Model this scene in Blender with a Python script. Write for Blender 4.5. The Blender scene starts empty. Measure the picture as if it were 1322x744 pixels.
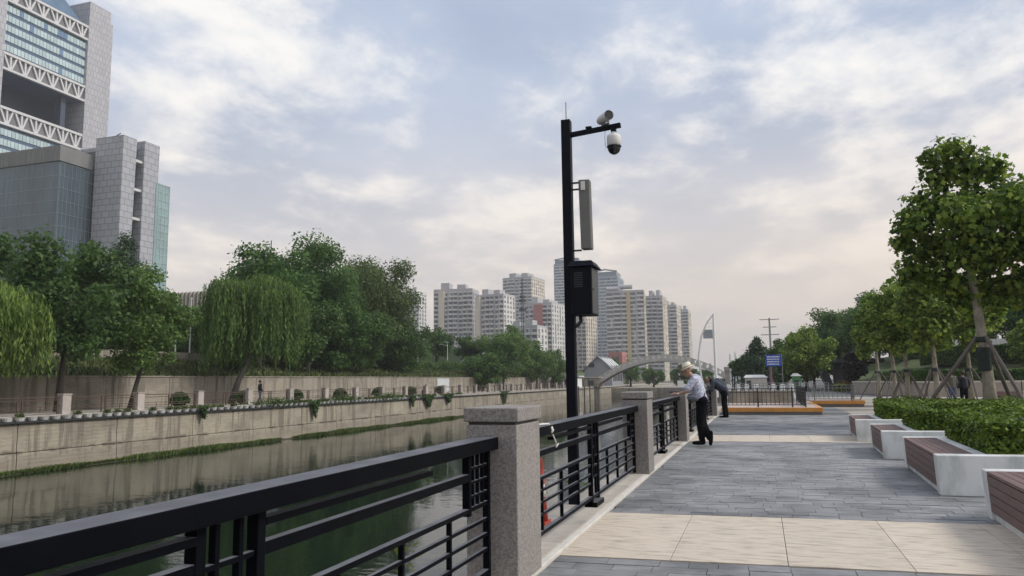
import bpy, bmesh, math, random
import numpy as np
from mathutils import Vector, Matrix

S = bpy.context.scene
COL = S.collection
R = math.radians
rng = np.random.default_rng(11)
random.seed(5)

# ------------------------------------------------------------------ camera
cam_d = bpy.data.cameras.new('camera'); cam = bpy.data.objects.new('camera', cam_d); COL.objects.link(cam)
cam_d.sensor_width = 36.0; cam_d.lens = 980.0 / 1322.0 * 36.0
cam_d.clip_start = 0.05; cam_d.clip_end = 12000
yaw, pit, rol = R(17.95), R(7.0), R(0.7)
fw = Vector((-math.sin(yaw) * math.cos(pit), math.cos(yaw) * math.cos(pit), math.sin(pit)))
rt = Vector((math.cos(yaw), math.sin(yaw), 0)); up = rt.cross(fw)
r2 = rt * math.cos(rol) - up * math.sin(rol); u2 = up * math.cos(rol) + rt * math.sin(rol)
m = Matrix((r2, u2, -fw)).transposed().to_4x4(); m.translation = (0, 0, 1.42)
cam.matrix_world = m
S.camera = cam

# ------------------------------------------------------------------ light
SUN_AZ = math.atan2(0.95, 0.12)      # clockwise from +Y
SUN_EL = R(42)
sun_d = bpy.data.lights.new('sun', 'SUN'); sun = bpy.data.objects.new('sun', sun_d); COL.objects.link(sun)
sun_d.energy = 1.5; sun_d.angle = R(16); sun_d.color = (1.0, 0.955, 0.89)
sdir = Vector((math.sin(SUN_AZ) * math.cos(SUN_EL), math.cos(SUN_AZ) * math.cos(SUN_EL), math.sin(SUN_EL)))
sun.rotation_euler = (-sdir).to_track_quat('-Z', 'Y').to_euler()
S.view_settings.view_transform = 'Standard'; S.view_settings.look = 'None'
S.view_settings.exposure = 0.85; S.view_settings.gamma = 1.0; S.view_settings.use_curve_mapping = False
S.cycles.use_denoising = True
S.cycles.max_bounces = 6; S.cycles.diffuse_bounces = 3; S.cycles.glossy_bounces = 3; S.cycles.transmission_bounces = 3
S.cycles.volume_bounces = 0; S.cycles.transparent_max_bounces = 4
S.cycles.use_adaptive_sampling = True; S.cycles.adaptive_threshold = 0.02
S.cycles.caustics_reflective = False; S.cycles.caustics_refractive = False

W = bpy.data.worlds.new('World'); S.world = W; W.use_nodes = True
def build_world():
    nt = W.node_tree; N = nt.nodes; L = nt.links; N.clear()
    def nd(t, **k):
        n = N.new(t)
        for a, b in k.items(): setattr(n, a, b)
        return n
    def math_(op, a, b=None, c=None):
        n = nd('ShaderNodeMath', operation=op)
        for i, v in enumerate((a, b, c)):
            if v is None: continue
            if isinstance(v, (int, float)): n.inputs[i].default_value = v
            else: L.new(v, n.inputs[i])
        return n.outputs[0]
    def mix(f, a, b):
        n = nd('ShaderNodeMix', data_type='RGBA')
        for i, v in ((0, f), (6, a), (7, b)):
            if isinstance(v, tuple): n.inputs[i].default_value = (*v, 1)
            elif isinstance(v, (int, float)): n.inputs[i].default_value = v
            else: L.new(v, n.inputs[i])
        return n.outputs[2]
    def ramp(x, lo, hi):
        n = nd('ShaderNodeMapRange'); n.interpolation_type = 'SMOOTHSTEP'
        L.new(x, n.inputs[0]); n.inputs[1].default_value = lo; n.inputs[2].default_value = hi
        return n.outputs[0]
    tc = nd('ShaderNodeTexCoord'); sep = nd('ShaderNodeSeparateXYZ'); L.new(tc.outputs['Generated'], sep.inputs[0])
    x, y, z = sep.outputs
    zc = math_('MAXIMUM', z, 0.0); den = math_('ADD', zc, 0.16)
    cmb = nd('ShaderNodeCombineXYZ'); L.new(math_('DIVIDE', x, den), cmb.inputs[0]); L.new(math_('DIVIDE', y, den), cmb.inputs[1])
    def noise(scale, off, det=6.0, rough=0.55, dist=0.0, sx=1.0, sy=1.0, rot=0.0):
        mp = nd('ShaderNodeMapping'); mp.inputs['Location'].default_value = off
        mp.inputs['Scale'].default_value = (sx, sy, 1); mp.inputs['Rotation'].default_value = (0, 0, rot)
        L.new(cmb.outputs[0], mp.inputs[0])
        n = nd('ShaderNodeTexNoise'); n.inputs['Scale'].default_value = scale; n.inputs['Detail'].default_value = det
        n.inputs['Roughness'].default_value = rough; n.inputs['Distortion'].default_value = dist
        L.new(mp.outputs[0], n.inputs['Vector']); return n.outputs[0]
    sky = nd('ShaderNodeTexSky', sky_type='NISHITA'); sky.sun_disc = False
    sky.sun_elevation = SUN_EL; sky.sun_rotation = SUN_AZ; sky.dust_density = 4.0; sky.air_density = 1.3
    # thin overcast deck (values x10: the background runs at strength 0.1)
    low = ramp(z, 0.0, 0.42)
    deck = mix(low, (5.2, 4.45, 3.8), (3.15, 3.6, 4.5))
    shade = ramp(noise(1.5, (3.1, 7.7, 0), 5, 0.55, 0.2), 0.34, 0.66)
    deck = mix(shade, deck, mix(low, (4.5, 4.05, 3.75), (2.5, 2.95, 3.85)))
    big = noise(0.8, (1.1, 0.9, 0), 3, 0.5)
    fine = noise(3.4, (0.3, 5.2, 0), 10, 0.62, 0.15, 1.0, 0.85, 0.5)
    br = ramp(math_('ADD', math_('MULTIPLY', big, 0.62), math_('MULTIPLY', fine, 0.58)), 0.54, 0.73)
    br = math_('MULTIPLY', br, ramp(z, 0.02, 0.16))
    bright = mix(low, (6.0, 5.2, 4.5), (6.3, 6.1, 5.8))
    cl = mix(br, deck, bright)
    # evening warmth low down on the sun's side
    side = math_('ADD', math_('MULTIPLY', x, math.sin(SUN_AZ)), math_('MULTIPLY', y, math.cos(SUN_AZ)))
    warm = math_('MULTIPLY', ramp(side, -0.6, 0.7), math_('SUBTRACT', 1.0, ramp(z, 0.03, 0.36)))
    cl = mix(math_('MULTIPLY', warm, 0.55), cl, (6.0, 4.8, 3.75))
    out = mix(0.9, sky.outputs[0], cl)
    bg = nd('ShaderNodeBackground'); L.new(out, bg.inputs[0]); bg.inputs[1].default_value = 0.1
    o = nd('ShaderNodeOutputWorld'); L.new(bg.outputs[0], o.inputs[0])
build_world()

# ------------------------------------------------------------------ materials
MATS = {}
def mat(name, col, rough=0.8, var=0.12, scale=3.0, bump=0.0, bscale=30.0, metal=0.0, spec=0.5, rand=0.0, island=0.0,
        stretch=(1, 1, 1), col2=None, thr=(0.45, 0.65), scale2=2.0, stretch2=(1, 1, 1), coords='Object', transl=0.0, det=6.0):
    """Principled material: base colour with fine variation, an optional second colour laid on by a noise mask, bump."""
    if name in MATS: return MATS[name]
    M = bpy.data.materials.new(name); M.use_nodes = True; MATS[name] = M
    nt = M.node_tree; N = nt.nodes; L = nt.links
    P = N['Principled BSDF']
    P.inputs['Roughness'].default_value = rough; P.inputs['Metallic'].default_value = metal
    P.inputs['Specular IOR Level'].default_value = spec
    if coords == 'World':
        src = N.new('ShaderNodeNewGeometry').outputs['Position']
    else:
        src = N.new('ShaderNodeTexCoord').outputs[coords]
    def nz(sc, st, d=6.0):
        mp = N.new('ShaderNodeMapping'); mp.inputs['Scale'].default_value = st; L.new(src, mp.inputs[0])
        t = N.new('ShaderNodeTexNoise'); t.inputs['Scale'].default_value = sc; t.inputs['Detail'].default_value = d
        t.inputs['Roughness'].default_value = 0.6
        L.new(mp.outputs[0], t.inputs['Vector']); return t.outputs[0]
    def mr(x, a, b, c, d):
        n = N.new('ShaderNodeMapRange'); L.new(x, n.inputs[0])
        for i, v in enumerate((a, b, c, d)): n.inputs[i + 1].default_value = v
        return n.outputs[0]
    base = None
    if col2 is not None:
        mx = N.new('ShaderNodeMix'); mx.data_type = 'RGBA'
        L.new(mr(nz(scale2, stretch2, det), thr[0], thr[1], 0, 1), mx.inputs[0])
        mx.inputs[6].default_value = (*col, 1); mx.inputs[7].default_value = (*col2, 1); base = mx.outputs[2]
    hsv = N.new('ShaderNodeHueSaturation')
    if base is not None: L.new(base, hsv.inputs['Color'])
    else: hsv.inputs['Color'].default_value = (*col, 1)
    val = mr(nz(scale, stretch), 0.25, 0.75, 1 - var, 1 + var)
    if rand > 0:
        oi = N.new('ShaderNodeObjectInfo'); a = mr(oi.outputs['Random'], 0, 1, 1 - rand, 1 + rand)
        mm = N.new('ShaderNodeMath'); mm.operation = 'MULTIPLY'; L.new(val, mm.inputs[0]); L.new(a, mm.inputs[1]); val = mm.outputs[0]
    if island > 0:
        g = N.new('ShaderNodeNewGeometry'); a = mr(g.outputs['Random Per Island'], 0, 1, 1 - island, 1 + island)
        mm = N.new('ShaderNodeMath'); mm.operation = 'MULTIPLY'; L.new(val, mm.inputs[0]); L.new(a, mm.inputs[1]); val = mm.outputs[0]
        L.new(mr(g.outputs['Random Per Island'], 0, 1, 0.5 + 0.03 * island, 0.5 - 0.06 * island), hsv.inputs['Hue'])
    L.new(val, hsv.inputs['Value']); L.new(hsv.outputs[0], P.inputs['Base Color'])
    if bump > 0:
        b = N.new('ShaderNodeBump'); b.inputs['Strength'].default_value = bump; b.inputs['Distance'].default_value = 0.02
        L.new(nz(bscale, stretch, 8.0), b.inputs['Height']); L.new(b.outputs[0], P.inputs['Normal'])
    if transl > 0:
        tr = N.new('ShaderNodeBsdfTranslucent'); L.new(hsv.outputs[0], tr.inputs[0])
        ms = N.new('ShaderNodeMixShader'); ms.inputs[0].default_value = transl
        L.new(P.outputs[0], ms.inputs[1]); L.new(tr.outputs[0], ms.inputs[2])
        L.new(ms.outputs[0], N['Material Output'].inputs['Surface'])
    return M

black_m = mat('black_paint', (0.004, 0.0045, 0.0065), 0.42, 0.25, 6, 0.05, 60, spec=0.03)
def add_top_sheen(M, col, amount):
    """sky sheen painted as a paler, mottled colour on the upward faces"""
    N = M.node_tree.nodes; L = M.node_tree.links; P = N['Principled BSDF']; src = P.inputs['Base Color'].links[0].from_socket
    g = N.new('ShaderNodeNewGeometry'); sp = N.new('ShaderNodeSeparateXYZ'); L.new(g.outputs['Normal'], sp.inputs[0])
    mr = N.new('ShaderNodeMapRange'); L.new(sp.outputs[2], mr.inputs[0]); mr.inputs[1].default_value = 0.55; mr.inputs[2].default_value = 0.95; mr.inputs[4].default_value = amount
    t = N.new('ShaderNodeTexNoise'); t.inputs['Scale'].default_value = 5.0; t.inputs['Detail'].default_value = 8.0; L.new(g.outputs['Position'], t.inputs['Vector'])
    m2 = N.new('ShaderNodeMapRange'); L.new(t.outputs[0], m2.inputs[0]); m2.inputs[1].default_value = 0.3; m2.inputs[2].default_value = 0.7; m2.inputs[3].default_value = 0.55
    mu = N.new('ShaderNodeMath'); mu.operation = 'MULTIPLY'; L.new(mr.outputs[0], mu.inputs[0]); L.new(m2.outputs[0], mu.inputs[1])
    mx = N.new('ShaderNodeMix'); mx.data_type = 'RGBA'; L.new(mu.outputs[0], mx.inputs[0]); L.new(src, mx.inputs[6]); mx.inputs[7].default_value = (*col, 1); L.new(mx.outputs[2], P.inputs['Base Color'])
add_top_sheen(black_m, (0.17, 0.175, 0.20), 0.9)  # grazing sky sheen of the rail tops, put into the base colour
pole_m = mat('pole_paint', (0.004, 0.005, 0.010), 0.5, 0.2, 5, spec=0.12)
granite = mat('granite', (0.285, 0.262, 0.245), 0.7, 0.30, 90, 0.12, 120, col2=(0.17, 0.155, 0.148), thr=(0.42, 0.62), scale2=60, rand=0.06)
slate = mat('slate', (0.228, 0.232, 0.238), 0.6, 0.30, 5, 0.5, 14, rand=0.16, island=0.13, stretch=(1, 4, 1), coords='World',
            col2=(0.115, 0.12, 0.125), thr=(0.44, 0.64), scale2=1.1, det=12)
slatebed = mat('slate_joint', (0.10, 0.105, 0.11), 0.9, 0.2, 8, coords='World')
beige = mat('beige_stone', (0.56, 0.485, 0.395), 0.7, 0.16, 4, 0.12, 20, rand=0.05, stretch=(1, 6, 1), coords='World',
            col2=(0.30, 0.262, 0.215), thr=(0.50, 0.70), scale2=3.0, stretch2=(1.2, 5, 1), det=12)
coping_m = mat('coping_stone', (0.43, 0.39, 0.34), 0.75, 0.15, 5, 0.15, 30, rand=0.06, coords='World', col2=(0.33, 0.31, 0.29), thr=(0.5, 0.7), scale2=1.5)
edge_m = mat('pale_edge', (0.62, 0.59, 0.54), 0.7, 0.12, 8, coords='World')
whitestone = mat('white_stone', (0.70, 0.71, 0.70), 0.6, 0.06, 3, 0.06, 25, coords='World', col2=(0.38, 0.41, 0.39), thr=(0.47, 0.72), scale2=2.8, stretch2=(1, 1, 0.5))
wood = mat('wood_slat', (0.145, 0.09, 0.082), 0.6, 0.22, 7, 0.15, 40, rand=0.12, stretch=(6, 0.6, 6))
orange_m = mat('orange_board', (0.62, 0.27, 0.055), 0.55, 0.15, 4, rand=0.05)
def wall_material(name, col, stain, band_z=None, amount=0.75):
    """board-marked concrete with vertical run-off stains and, on the river wall, an old tide mark"""
    M = bpy.data.materials.new(name); M.use_nodes = True; MATS[name] = M
    nt = M.node_tree; N = nt.nodes; L = nt.links; P = N['Principled BSDF']; P.inputs['Roughness'].default_value = 0.88
    g = N.new('ShaderNodeNewGeometry'); pos = g.outputs['Position']
    def nz(sc, st, d=6.0):
        mp = N.new('ShaderNodeMapping'); mp.inputs['Scale'].default_value = st; L.new(pos, mp.inputs[0])
        t = N.new('ShaderNodeTexNoise'); t.inputs['Scale'].default_value = sc; t.inputs['Detail'].default_value = d; t.inputs['Roughness'].default_value = 0.6
        L.new(mp.outputs[0], t.inputs['Vector']); return t.outputs[0]
    def mr(x, a, b, c=0.0, d=1.0):
        n = N.new('ShaderNodeMapRange'); L.new(x, n.inputs[0])
        for i, v in enumerate((a, b, c, d)): n.inputs[i + 1].default_value = v
        return n.outputs[0]
    def mth(op, a, b):
        n = N.new('ShaderNodeMath'); n.operation = op
        for i, v in enumerate((a, b)):
            if isinstance(v, (int, float)): n.inputs[i].default_value = v
            else: L.new(v, n.inputs[i])
        return n.outputs[0]
    streak = mth('MULTIPLY', mr(nz(2.0, (1, 1.2, 0.10), 9.0), 0.48, 0.60), amount)
    blot = mth('MULTIPLY', mr(nz(0.5, (1, 0.6, 1.6), 9.0), 0.47, 0.66), 0.6)
    f = mth('MAXIMUM', streak, blot)
    if band_z is not None:
        sp = N.new('ShaderNodeSeparateXYZ'); L.new(pos, sp.inputs[0])
        d = mth('ABSOLUTE', mth('ADD', mth('SUBTRACT', sp.outputs[2], band_z), mth('MULTIPLY', mth('SUBTRACT', nz(0.35, (1, 1, 1), 3), 0.5), 0.35)), 0.0)
        line = mth('MULTIPLY', mr(d, 0.03, 0.16, 1.0, 0.0), mr(nz(0.55, (1, 1, 1), 7), 0.46, 0.54))
        f = mth('MAXIMUM', f, line)
        f = mth('MAXIMUM', f, mth('MULTIPLY', mr(sp.outputs[2], -2.05, -1.75, 0.55, 0.0), mr(nz(0.9, (1, 1, 1.5)), 0.35, 0.65, 0.5, 1.0)))
    mx = N.new('ShaderNodeMix'); mx.data_type = 'RGBA'; L.new(f, mx.inputs[0]); mx.inputs[6].default_value = (*col, 1); mx.inputs[7].default_value = (*stain, 1)
    hsv = N.new('ShaderNodeHueSaturation'); L.new(mx.outputs[2], hsv.inputs['Color'])
    oi = N.new('ShaderNodeObjectInfo')
    L.new(mth('MULTIPLY', mr(nz(2.5, (1, 1, 4)), 0.25, 0.75, 0.86, 1.14), mr(oi.outputs['Random'], 0, 1, 0.92, 1.08)), hsv.inputs['Value']); L.new(hsv.outputs[0], P.inputs['Base Color'])
    wv = N.new('ShaderNodeTexWave'); wv.wave_type = 'BANDS'; wv.bands_direction = 'Z'; wv.inputs['Scale'].default_value = 1.6; wv.inputs['Distortion'].default_value = 4.0; wv.inputs['Detail'].default_value = 2.0; L.new(pos, wv.inputs['Vector'])
    b = N.new('ShaderNodeBump'); b.inputs['Strength'].default_value = 0.16; b.inputs['Distance'].default_value = 0.03
    L.new(mth('ADD', wv.outputs['Fac'], nz(9, (1, 1, 2))), b.inputs['Height']); L.new(b.outputs[0], P.inputs['Normal'])
    return M
concrete = wall_material('bank_concrete', (0.355, 0.318, 0.25), (0.14, 0.12, 0.095), -1.72)
concrete2 = wall_material('upper_concrete', (0.30, 0.27, 0.22), (0.13, 0.115, 0.095))
dirt_m = mat('wall_grime', (0.13, 0.115, 0.095), 0.9, 0.3, 5, coords='World')
pave_far = mat('far_paving', (0.33, 0.30, 0.26), 0.85, 0.15, 0.8, coords='World')
grass_g = mat('grass_ground', (0.065, 0.095, 0.03), 0.95, 0.35, 1.2, 0.4, 20, coords='World', col2=(0.12, 0.115, 0.05), thr=(0.5, 0.7), scale2=0.7)
grass_b = mat('grass_blade', (0.10, 0.155, 0.035), 0.8, 0.25, 1.0, island=0.35, transl=0.25, coords='World')
soil = mat('soil', (0.06, 0.05, 0.038), 0.95, 0.3, 3, coords='World')
bed_m = mat('ground_earth', (0.17, 0.16, 0.13), 0.95, 0.25, 0.02, coords='World')
bark = mat('bark', (0.05, 0.043, 0.036), 0.9, 0.3, 8, 0.5, 25, stretch=(1, 1, 0.3))
bark_pale = mat('pale_bark', (0.30, 0.27, 0.215), 0.85, 0.2, 5, 0.3, 20, col2=(0.17, 0.155, 0.12), thr=(0.48, 0.6), scale2=4, stretch2=(1, 1, 0.4))
stake_m = mat('stake_wood', (0.12, 0.10, 0.09), 0.8, 0.25, 6, stretch=(1, 1, 0.3))
wrap_m = mat('trunk_wrap', (0.02, 0.03, 0.025), 0.9, 0.2, 8)
def leafmat(name, c, isl=0.4, tr=0.48, var=0.3, sc=0.5): return mat(name, c, 0.6, var, sc, island=isl, transl=tr, coords='World', spec=0.35)
lf_plane = leafmat('leaf_plane', (0.12, 0.21, 0.032), 0.7)
lf_plane_far = leafmat('leaf_plane_far', (0.16, 0.26, 0.045), 0.65)
lf_willow = leafmat('leaf_willow', (0.115, 0.205, 0.05))
lf_willow2 = leafmat('leaf_willow_pale', (0.16, 0.255, 0.055))
lf_dark = leafmat('leaf_dark', (0.072, 0.145, 0.038))
lf_mid = leafmat('leaf_mid', (0.085, 0.17, 0.042))
lf_big = leafmat('leaf_big', (0.075, 0.165, 0.04))
lf_olive = leafmat('leaf_olive', (0.10, 0.155, 0.05))
lf_conif = leafmat('leaf_conifer', (0.045, 0.09, 0.04), 0.3, 0.2)
lf_purple = leafmat('leaf_purple', (0.032, 0.026, 0.022), 0.3, 0.15)
lf_hedge = leafmat('leaf_hedge', (0.10, 0.175, 0.02), 0.6, 0.25, 0.25, 3.0)
lf_ivy = leafmat('leaf_ivy', (0.06, 0.12, 0.03))
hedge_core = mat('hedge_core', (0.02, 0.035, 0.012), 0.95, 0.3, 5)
skin_m = mat('skin', (0.36, 0.21, 0.15), 0.55, 0.05, 20)
white_m = mat('white_paint', (0.78, 0.78, 0.77), 0.5, 0.05, 4)
offwhite = mat('off_white', (0.62, 0.62, 0.60), 0.6, 0.08, 4)
grey_m = mat('grey_metal', (0.22, 0.225, 0.22), 0.5, 0.1, 5, metal=0.2)
brown_rail = mat('brown_rail', (0.085, 0.055, 0.045), 0.6, 0.15, 5)
rope_m = mat('white_rope', (0.7, 0.7, 0.66), 0.8, 0.1, 40)
cone_m = mat('orange_plastic', (0.48, 0.07, 0.045), 0.5, 0.08, 6)
pot_m = mat('white_pot', (0.62, 0.62, 0.60), 0.6, 0.15, 5, rand=0.2)
dark_m = mat('dark_metal', (0.03, 0.032, 0.035), 0.5, 0.2, 5)
glassblack = mat('black_glass', (0.006, 0.008, 0.012), 0.08, 0.1, 3, spec=0.8)
bluesign = mat('blue_sign', (0.02, 0.09, 0.45), 0.5, 0.05, 4)

def water_material():
    M = bpy.data.materials.new('water'); M.use_nodes = True
    nt = M.node_tree; N = nt.nodes; L = nt.links; P = N['Principled BSDF']
    P.inputs['Base Color'].default_value = (0.006, 0.013, 0.008, 1); P.inputs['Roughness'].default_value = 0.02
    P.inputs['IOR'].default_value = 1.333; P.inputs['Specular IOR Level'].default_value = 0.42
    g = N.new('ShaderNodeNewGeometry')
    def nz(sc, st, d, ro=0.0):
        mp = N.new('ShaderNodeMapping'); mp.inputs['Scale'].default_value = st; mp.inputs['Rotation'].default_value = (0, 0, ro)
        L.new(g.outputs['Position'], mp.inputs[0])
        t = N.new('ShaderNodeTexNoise'); t.inputs['Scale'].default_value = sc; t.inputs['Detail'].default_value = d
        L.new(mp.outputs[0], t.inputs['Vector']); return t.outputs[0]
    patch = N.new('ShaderNodeMapRange'); L.new(nz(0.09, (1, 0.6, 1), 3), patch.inputs[0])
    patch.inputs[1].default_value = 0.42; patch.inputs[2].default_value = 0.60; patch.inputs[3].default_value = 0.025; patch.inputs[4].default_value = 0.15
    b1 = N.new('ShaderNodeBump'); b1.inputs['Distance'].default_value = 0.06
    sx = N.new('ShaderNodeSeparateXYZ'); L.new(g.outputs['Position'], sx.inputs[0])
    wind = N.new('ShaderNodeMapRange'); L.new(sx.outputs[0], wind.inputs[0]); wind.inputs[1].default_value = -7; wind.inputs[2].default_value = -17; wind.inputs[3].default_value = 0.7; wind.inputs[4].default_value = 1.3
    mm = N.new('ShaderNodeMath'); mm.operation = 'MULTIPLY'; L.new(patch.outputs[0], mm.inputs[0]); L.new(wind.outputs[0], mm.inputs[1]); L.new(mm.outputs[0], b1.inputs['Strength'])
    L.new(nz(3.4, (1, 1.6, 1), 3, 0.4), b1.inputs['Height'])
    b2 = N.new('ShaderNodeBump'); b2.inputs['Strength'].default_value = 0.05; b2.inputs['Distance'].default_value = 0.15
    L.new(nz(0.9, (1, 1.2, 1), 2), b2.inputs['Height']); L.new(b1.outputs[0], b2.inputs['Normal'])
    L.new(b2.outputs[0], P.inputs['Normal'])
    return M
water_m = water_material()

# ------------------------------------------------------------------ mesh helpers
class MB:
    def __init__(s): s.v = []; s.f = []
    def add(s, vs, fs):
        o = len(s.v); s.v.extend([tuple(p) for p in vs]); s.f.extend([tuple(i + o for i in q) for q in fs]); return s
    def box(s, x0, x1, y0, y1, z0, z1):
        return s.add([(x0, y0, z0), (x1, y0, z0), (x1, y1, z0), (x0, y1, z0), (x0, y0, z1), (x1, y0, z1), (x1, y1, z1), (x0, y1, z1)],
                     [(0, 3, 2, 1), (4, 5, 6, 7), (0, 1, 5, 4), (1, 2, 6, 5), (2, 3, 7, 6), (3, 0, 4, 7)])
    def hexa(s, b, t):          # four bottom points, four top points
        return s.add(list(b) + list(t), [(0, 3, 2, 1), (4, 5, 6, 7), (0, 1, 5, 4), (1, 2, 6, 5), (2, 3, 7, 6), (3, 0, 4, 7)])
    def prism(s, pts, z0, z1):  # plan polygon extruded
        n = len(pts)
        return s.add([(x, y, z0) for x, y in pts] + [(x, y, z1) for x, y in pts],
                     [tuple(range(n - 1, -1, -1)), tuple(range(n, 2 * n))] + [(i, (i + 1) % n, n + (i + 1) % n, n + i) for i in range(n)])
    def tube(s, pts, rad, n=8, cap=True):
        pts = [Vector(p) for p in pts]; k = len(pts)
        if isinstance(rad, (int, float)): rad = [rad] * k
        vs = []; prev = None
        for i, p in enumerate(pts):
            d = (pts[min(i + 1, k - 1)] - pts[max(i - 1, 0)])
            if d.length < 1e-9: d = Vector((0, 0, 1))
            d.normalize()
            a = prev if prev is not None else (Vector((0, 0, 1)) if abs(d.z) < 0.9 else Vector((1, 0, 0)))
            a = (a - d * a.dot(d))
            if a.length < 1e-6: a = d.orthogonal()
            a.normalize(); b = d.cross(a); prev = a
            for j in range(n):
                t = 2 * math.pi * (j + 0.5) / n
                vs.append(p + (a * math.cos(t) + b * math.sin(t)) * rad[i])
        fs = [(i * n + j, i * n + (j + 1) % n, (i + 1) * n + (j + 1) % n, (i + 1) * n + j) for i in range(k - 1) for j in range(n)]
        if cap: fs += [tuple(range(n - 1, -1, -1)), tuple(range((k - 1) * n, k * n))]
        return s.add(vs, fs)
    def bar(s, a, b, w, h, upv=(0, 0, 1)):   # rectangular bar
        a = Vector(a); b = Vector(b); d = (b - a).normalized(); u = Vector(upv); sd = d.cross(u)
        if sd.length < 1e-6: sd = d.orthogonal()
        sd.normalize(); u = sd.cross(d)
        o = [sd * sx * w / 2 + u * sz * h / 2 for sx, sz in ((-1, -1), (1, -1), (1, 1), (-1, 1))]
        return s.add([a + q for q in o] + [b + q for q in o], [(0, 1, 2, 3), (7, 6, 5, 4), (0, 4, 5, 1), (1, 5, 6, 2), (2, 6, 7, 3), (3, 7, 4, 0)])
    def lathe(s, prof, n=16, c=(0, 0, 0)):   # (r, z) profile
        vs = [(c[0] + r * math.cos(2 * math.pi * j / n), c[1] + r * math.sin(2 * math.pi * j / n), c[2] + z) for r, z in prof for j in range(n)]
        k = len(prof)
        fs = [(i * n + j, i * n + (j + 1) % n, (i + 1) * n + (j + 1) % n, (i + 1) * n + j) for i in range(k - 1) for j in range(n)]
        fs += [tuple(range(n - 1, -1, -1)), tuple(range((k - 1) * n, k * n))]
        return s.add(vs, fs)
    def mesh(s, name, m):
        me = bpy.data.meshes.new(name); me.from_pydata(s.v, [], s.f); me.update()
        bm = bmesh.new(); bm.from_mesh(me); bmesh.ops.recalc_face_normals(bm, faces=bm.faces); bm.to_mesh(me); bm.free()
        if m: me.materials.append(m)
        return me
    def build(s, name, m, parent=None, bevel=0.0, smooth=False, kind=None):
        return link(name, s.mesh(name, m), parent, bevel, smooth, kind)

def link(name, me, parent=None, bevel=0.0, smooth=False, kind=None, loc=None):
    o = bpy.data.objects.new(name, me); COL.objects.link(o)
    if parent is not None: o.parent = parent
    if loc is not None: o.location = loc
    if smooth: me.polygons.foreach_set('use_smooth', [True] * len(me.polygons))
    if bevel > 0:
        b = o.modifiers.new('bevel', 'BEVEL'); b.width = bevel; b.segments = 2; b.limit_method = 'ANGLE'; b.angle_limit = R(40)
    if kind: o['kind'] = kind
    return o
def tag(o, label, cat, group=None):
    o['label'] = label; o['category'] = cat
    if group: o['group'] = group
    return o
def thing(name, label, cat, loc=(0, 0, 0), rz=0.0, group=None):
    o = bpy.data.objects.new(name, None); COL.objects.link(o); o.location = loc; o.rotation_euler = (0, 0, rz); o.empty_display_size = 0.2
    return tag(o, label, cat, group)
def struct(o): o['kind'] = 'structure'; return o
def copy_tree(o, parent=None):
    c = o.copy(); COL.objects.link(c)
    if parent is not None: c.parent = parent
    for ch in list(o.children): copy_tree(ch, c)
    return c
def np_mesh(name, verts, k, m):
    """verts: (n*k,3) array of n separate k-gons"""
    n = len(verts) // k
    me = bpy.data.meshes.new(name)
    me.vertices.add(n * k); me.vertices.foreach_set('co', verts.astype(np.float32).ravel())
    me.loops.add(n * k); me.loops.foreach_set('vertex_index', np.arange(n * k, dtype=np.int32))
    me.polygons.add(n); me.polygons.foreach_set('loop_start', np.arange(0, n * k, k, dtype=np.int32))
    me.polygons.foreach_set('loop_total', np.full(n, k, dtype=np.int32))
    me.update(calc_edges=True); me.validate()
    me.materials.append(m); return me

def unit(a): return a / np.maximum(np.linalg.norm(a, axis=-1, keepdims=True), 1e-9)
DIAMOND = np.array([(0, -0.5), (0.28, 0.0), (0, 0.5), (-0.28, 0.0)])
MAPLE = np.array([(0, -0.5), (0.33, -0.36), (0.26, -0.1), (0.52, 0.08), (0.2, 0.16), (0, 0.52), (-0.2, 0.16), (-0.52, 0.08), (-0.26, -0.1), (-0.33, -0.36)])
def leaves(pos, outward, size, tmpl=DIAMOND, rnd=0.8, upb=0.35, rg=rng):
    n = len(pos)
    nor = unit(outward + rg.normal(size=(n, 3)) * rnd + np.array([0, 0, upb]))
    t = unit(np.cross(nor, rg.normal(size=(n, 3)))); b = np.cross(nor, t)
    sz = size * rg.uniform(0.55, 1.35, n)
    k = len(tmpl)
    P = pos[:, None, :] + (t[:, None, :] * tmpl[None, :, 0:1] + b[:, None, :] * tmpl[None, :, 1:2]) * sz[:, None, None]
    droop = (np.abs(tmpl[:, 1]) ** 2)[None, :, None] * sz[:, None, None] * 0.35
    P = P - droop * nor[:, None, :]
    return P.reshape(-1, 3), k
def clump_points(clumps, n, rg=rng, fill=0.45):
    w = np.array([c[3] ** 2 for c in clumps]); idx = rg.choice(len(clumps), n, p=w / w.sum())
    C = np.array([c[:3] for c in clumps])[idx]; rad = np.array([c[3] for c in clumps])[idx]
    d = unit(rg.normal(size=(n, 3))); r = rg.uniform(0, 1, n) ** fill * rad * (1 + 0.12 * rg.normal(size=n))
    d2 = d.copy(); d2[:, 2] *= 0.82
    return C + d2 * r[:, None], d
def crown_clumps(c, rad, n, rmin, rmax, rg, lo=0.35, flat=0.0):
    out = []
    for i in range(n):
        d = unit(rg.normal(size=3)); q = rg.uniform(lo, 0.95) ** 0.7
        p = np.array(c) + d * np.array(rad) * q
        r = rg.uniform(rmin, rmax) * (1.15 - 0.35 * q)
        if p[2] < c[2] - rad[2] * (1 - flat): p[2] = c[2] - rad[2] * (1 - flat)
        out.append((p[0], p[1], p[2], r))
    return out

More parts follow.
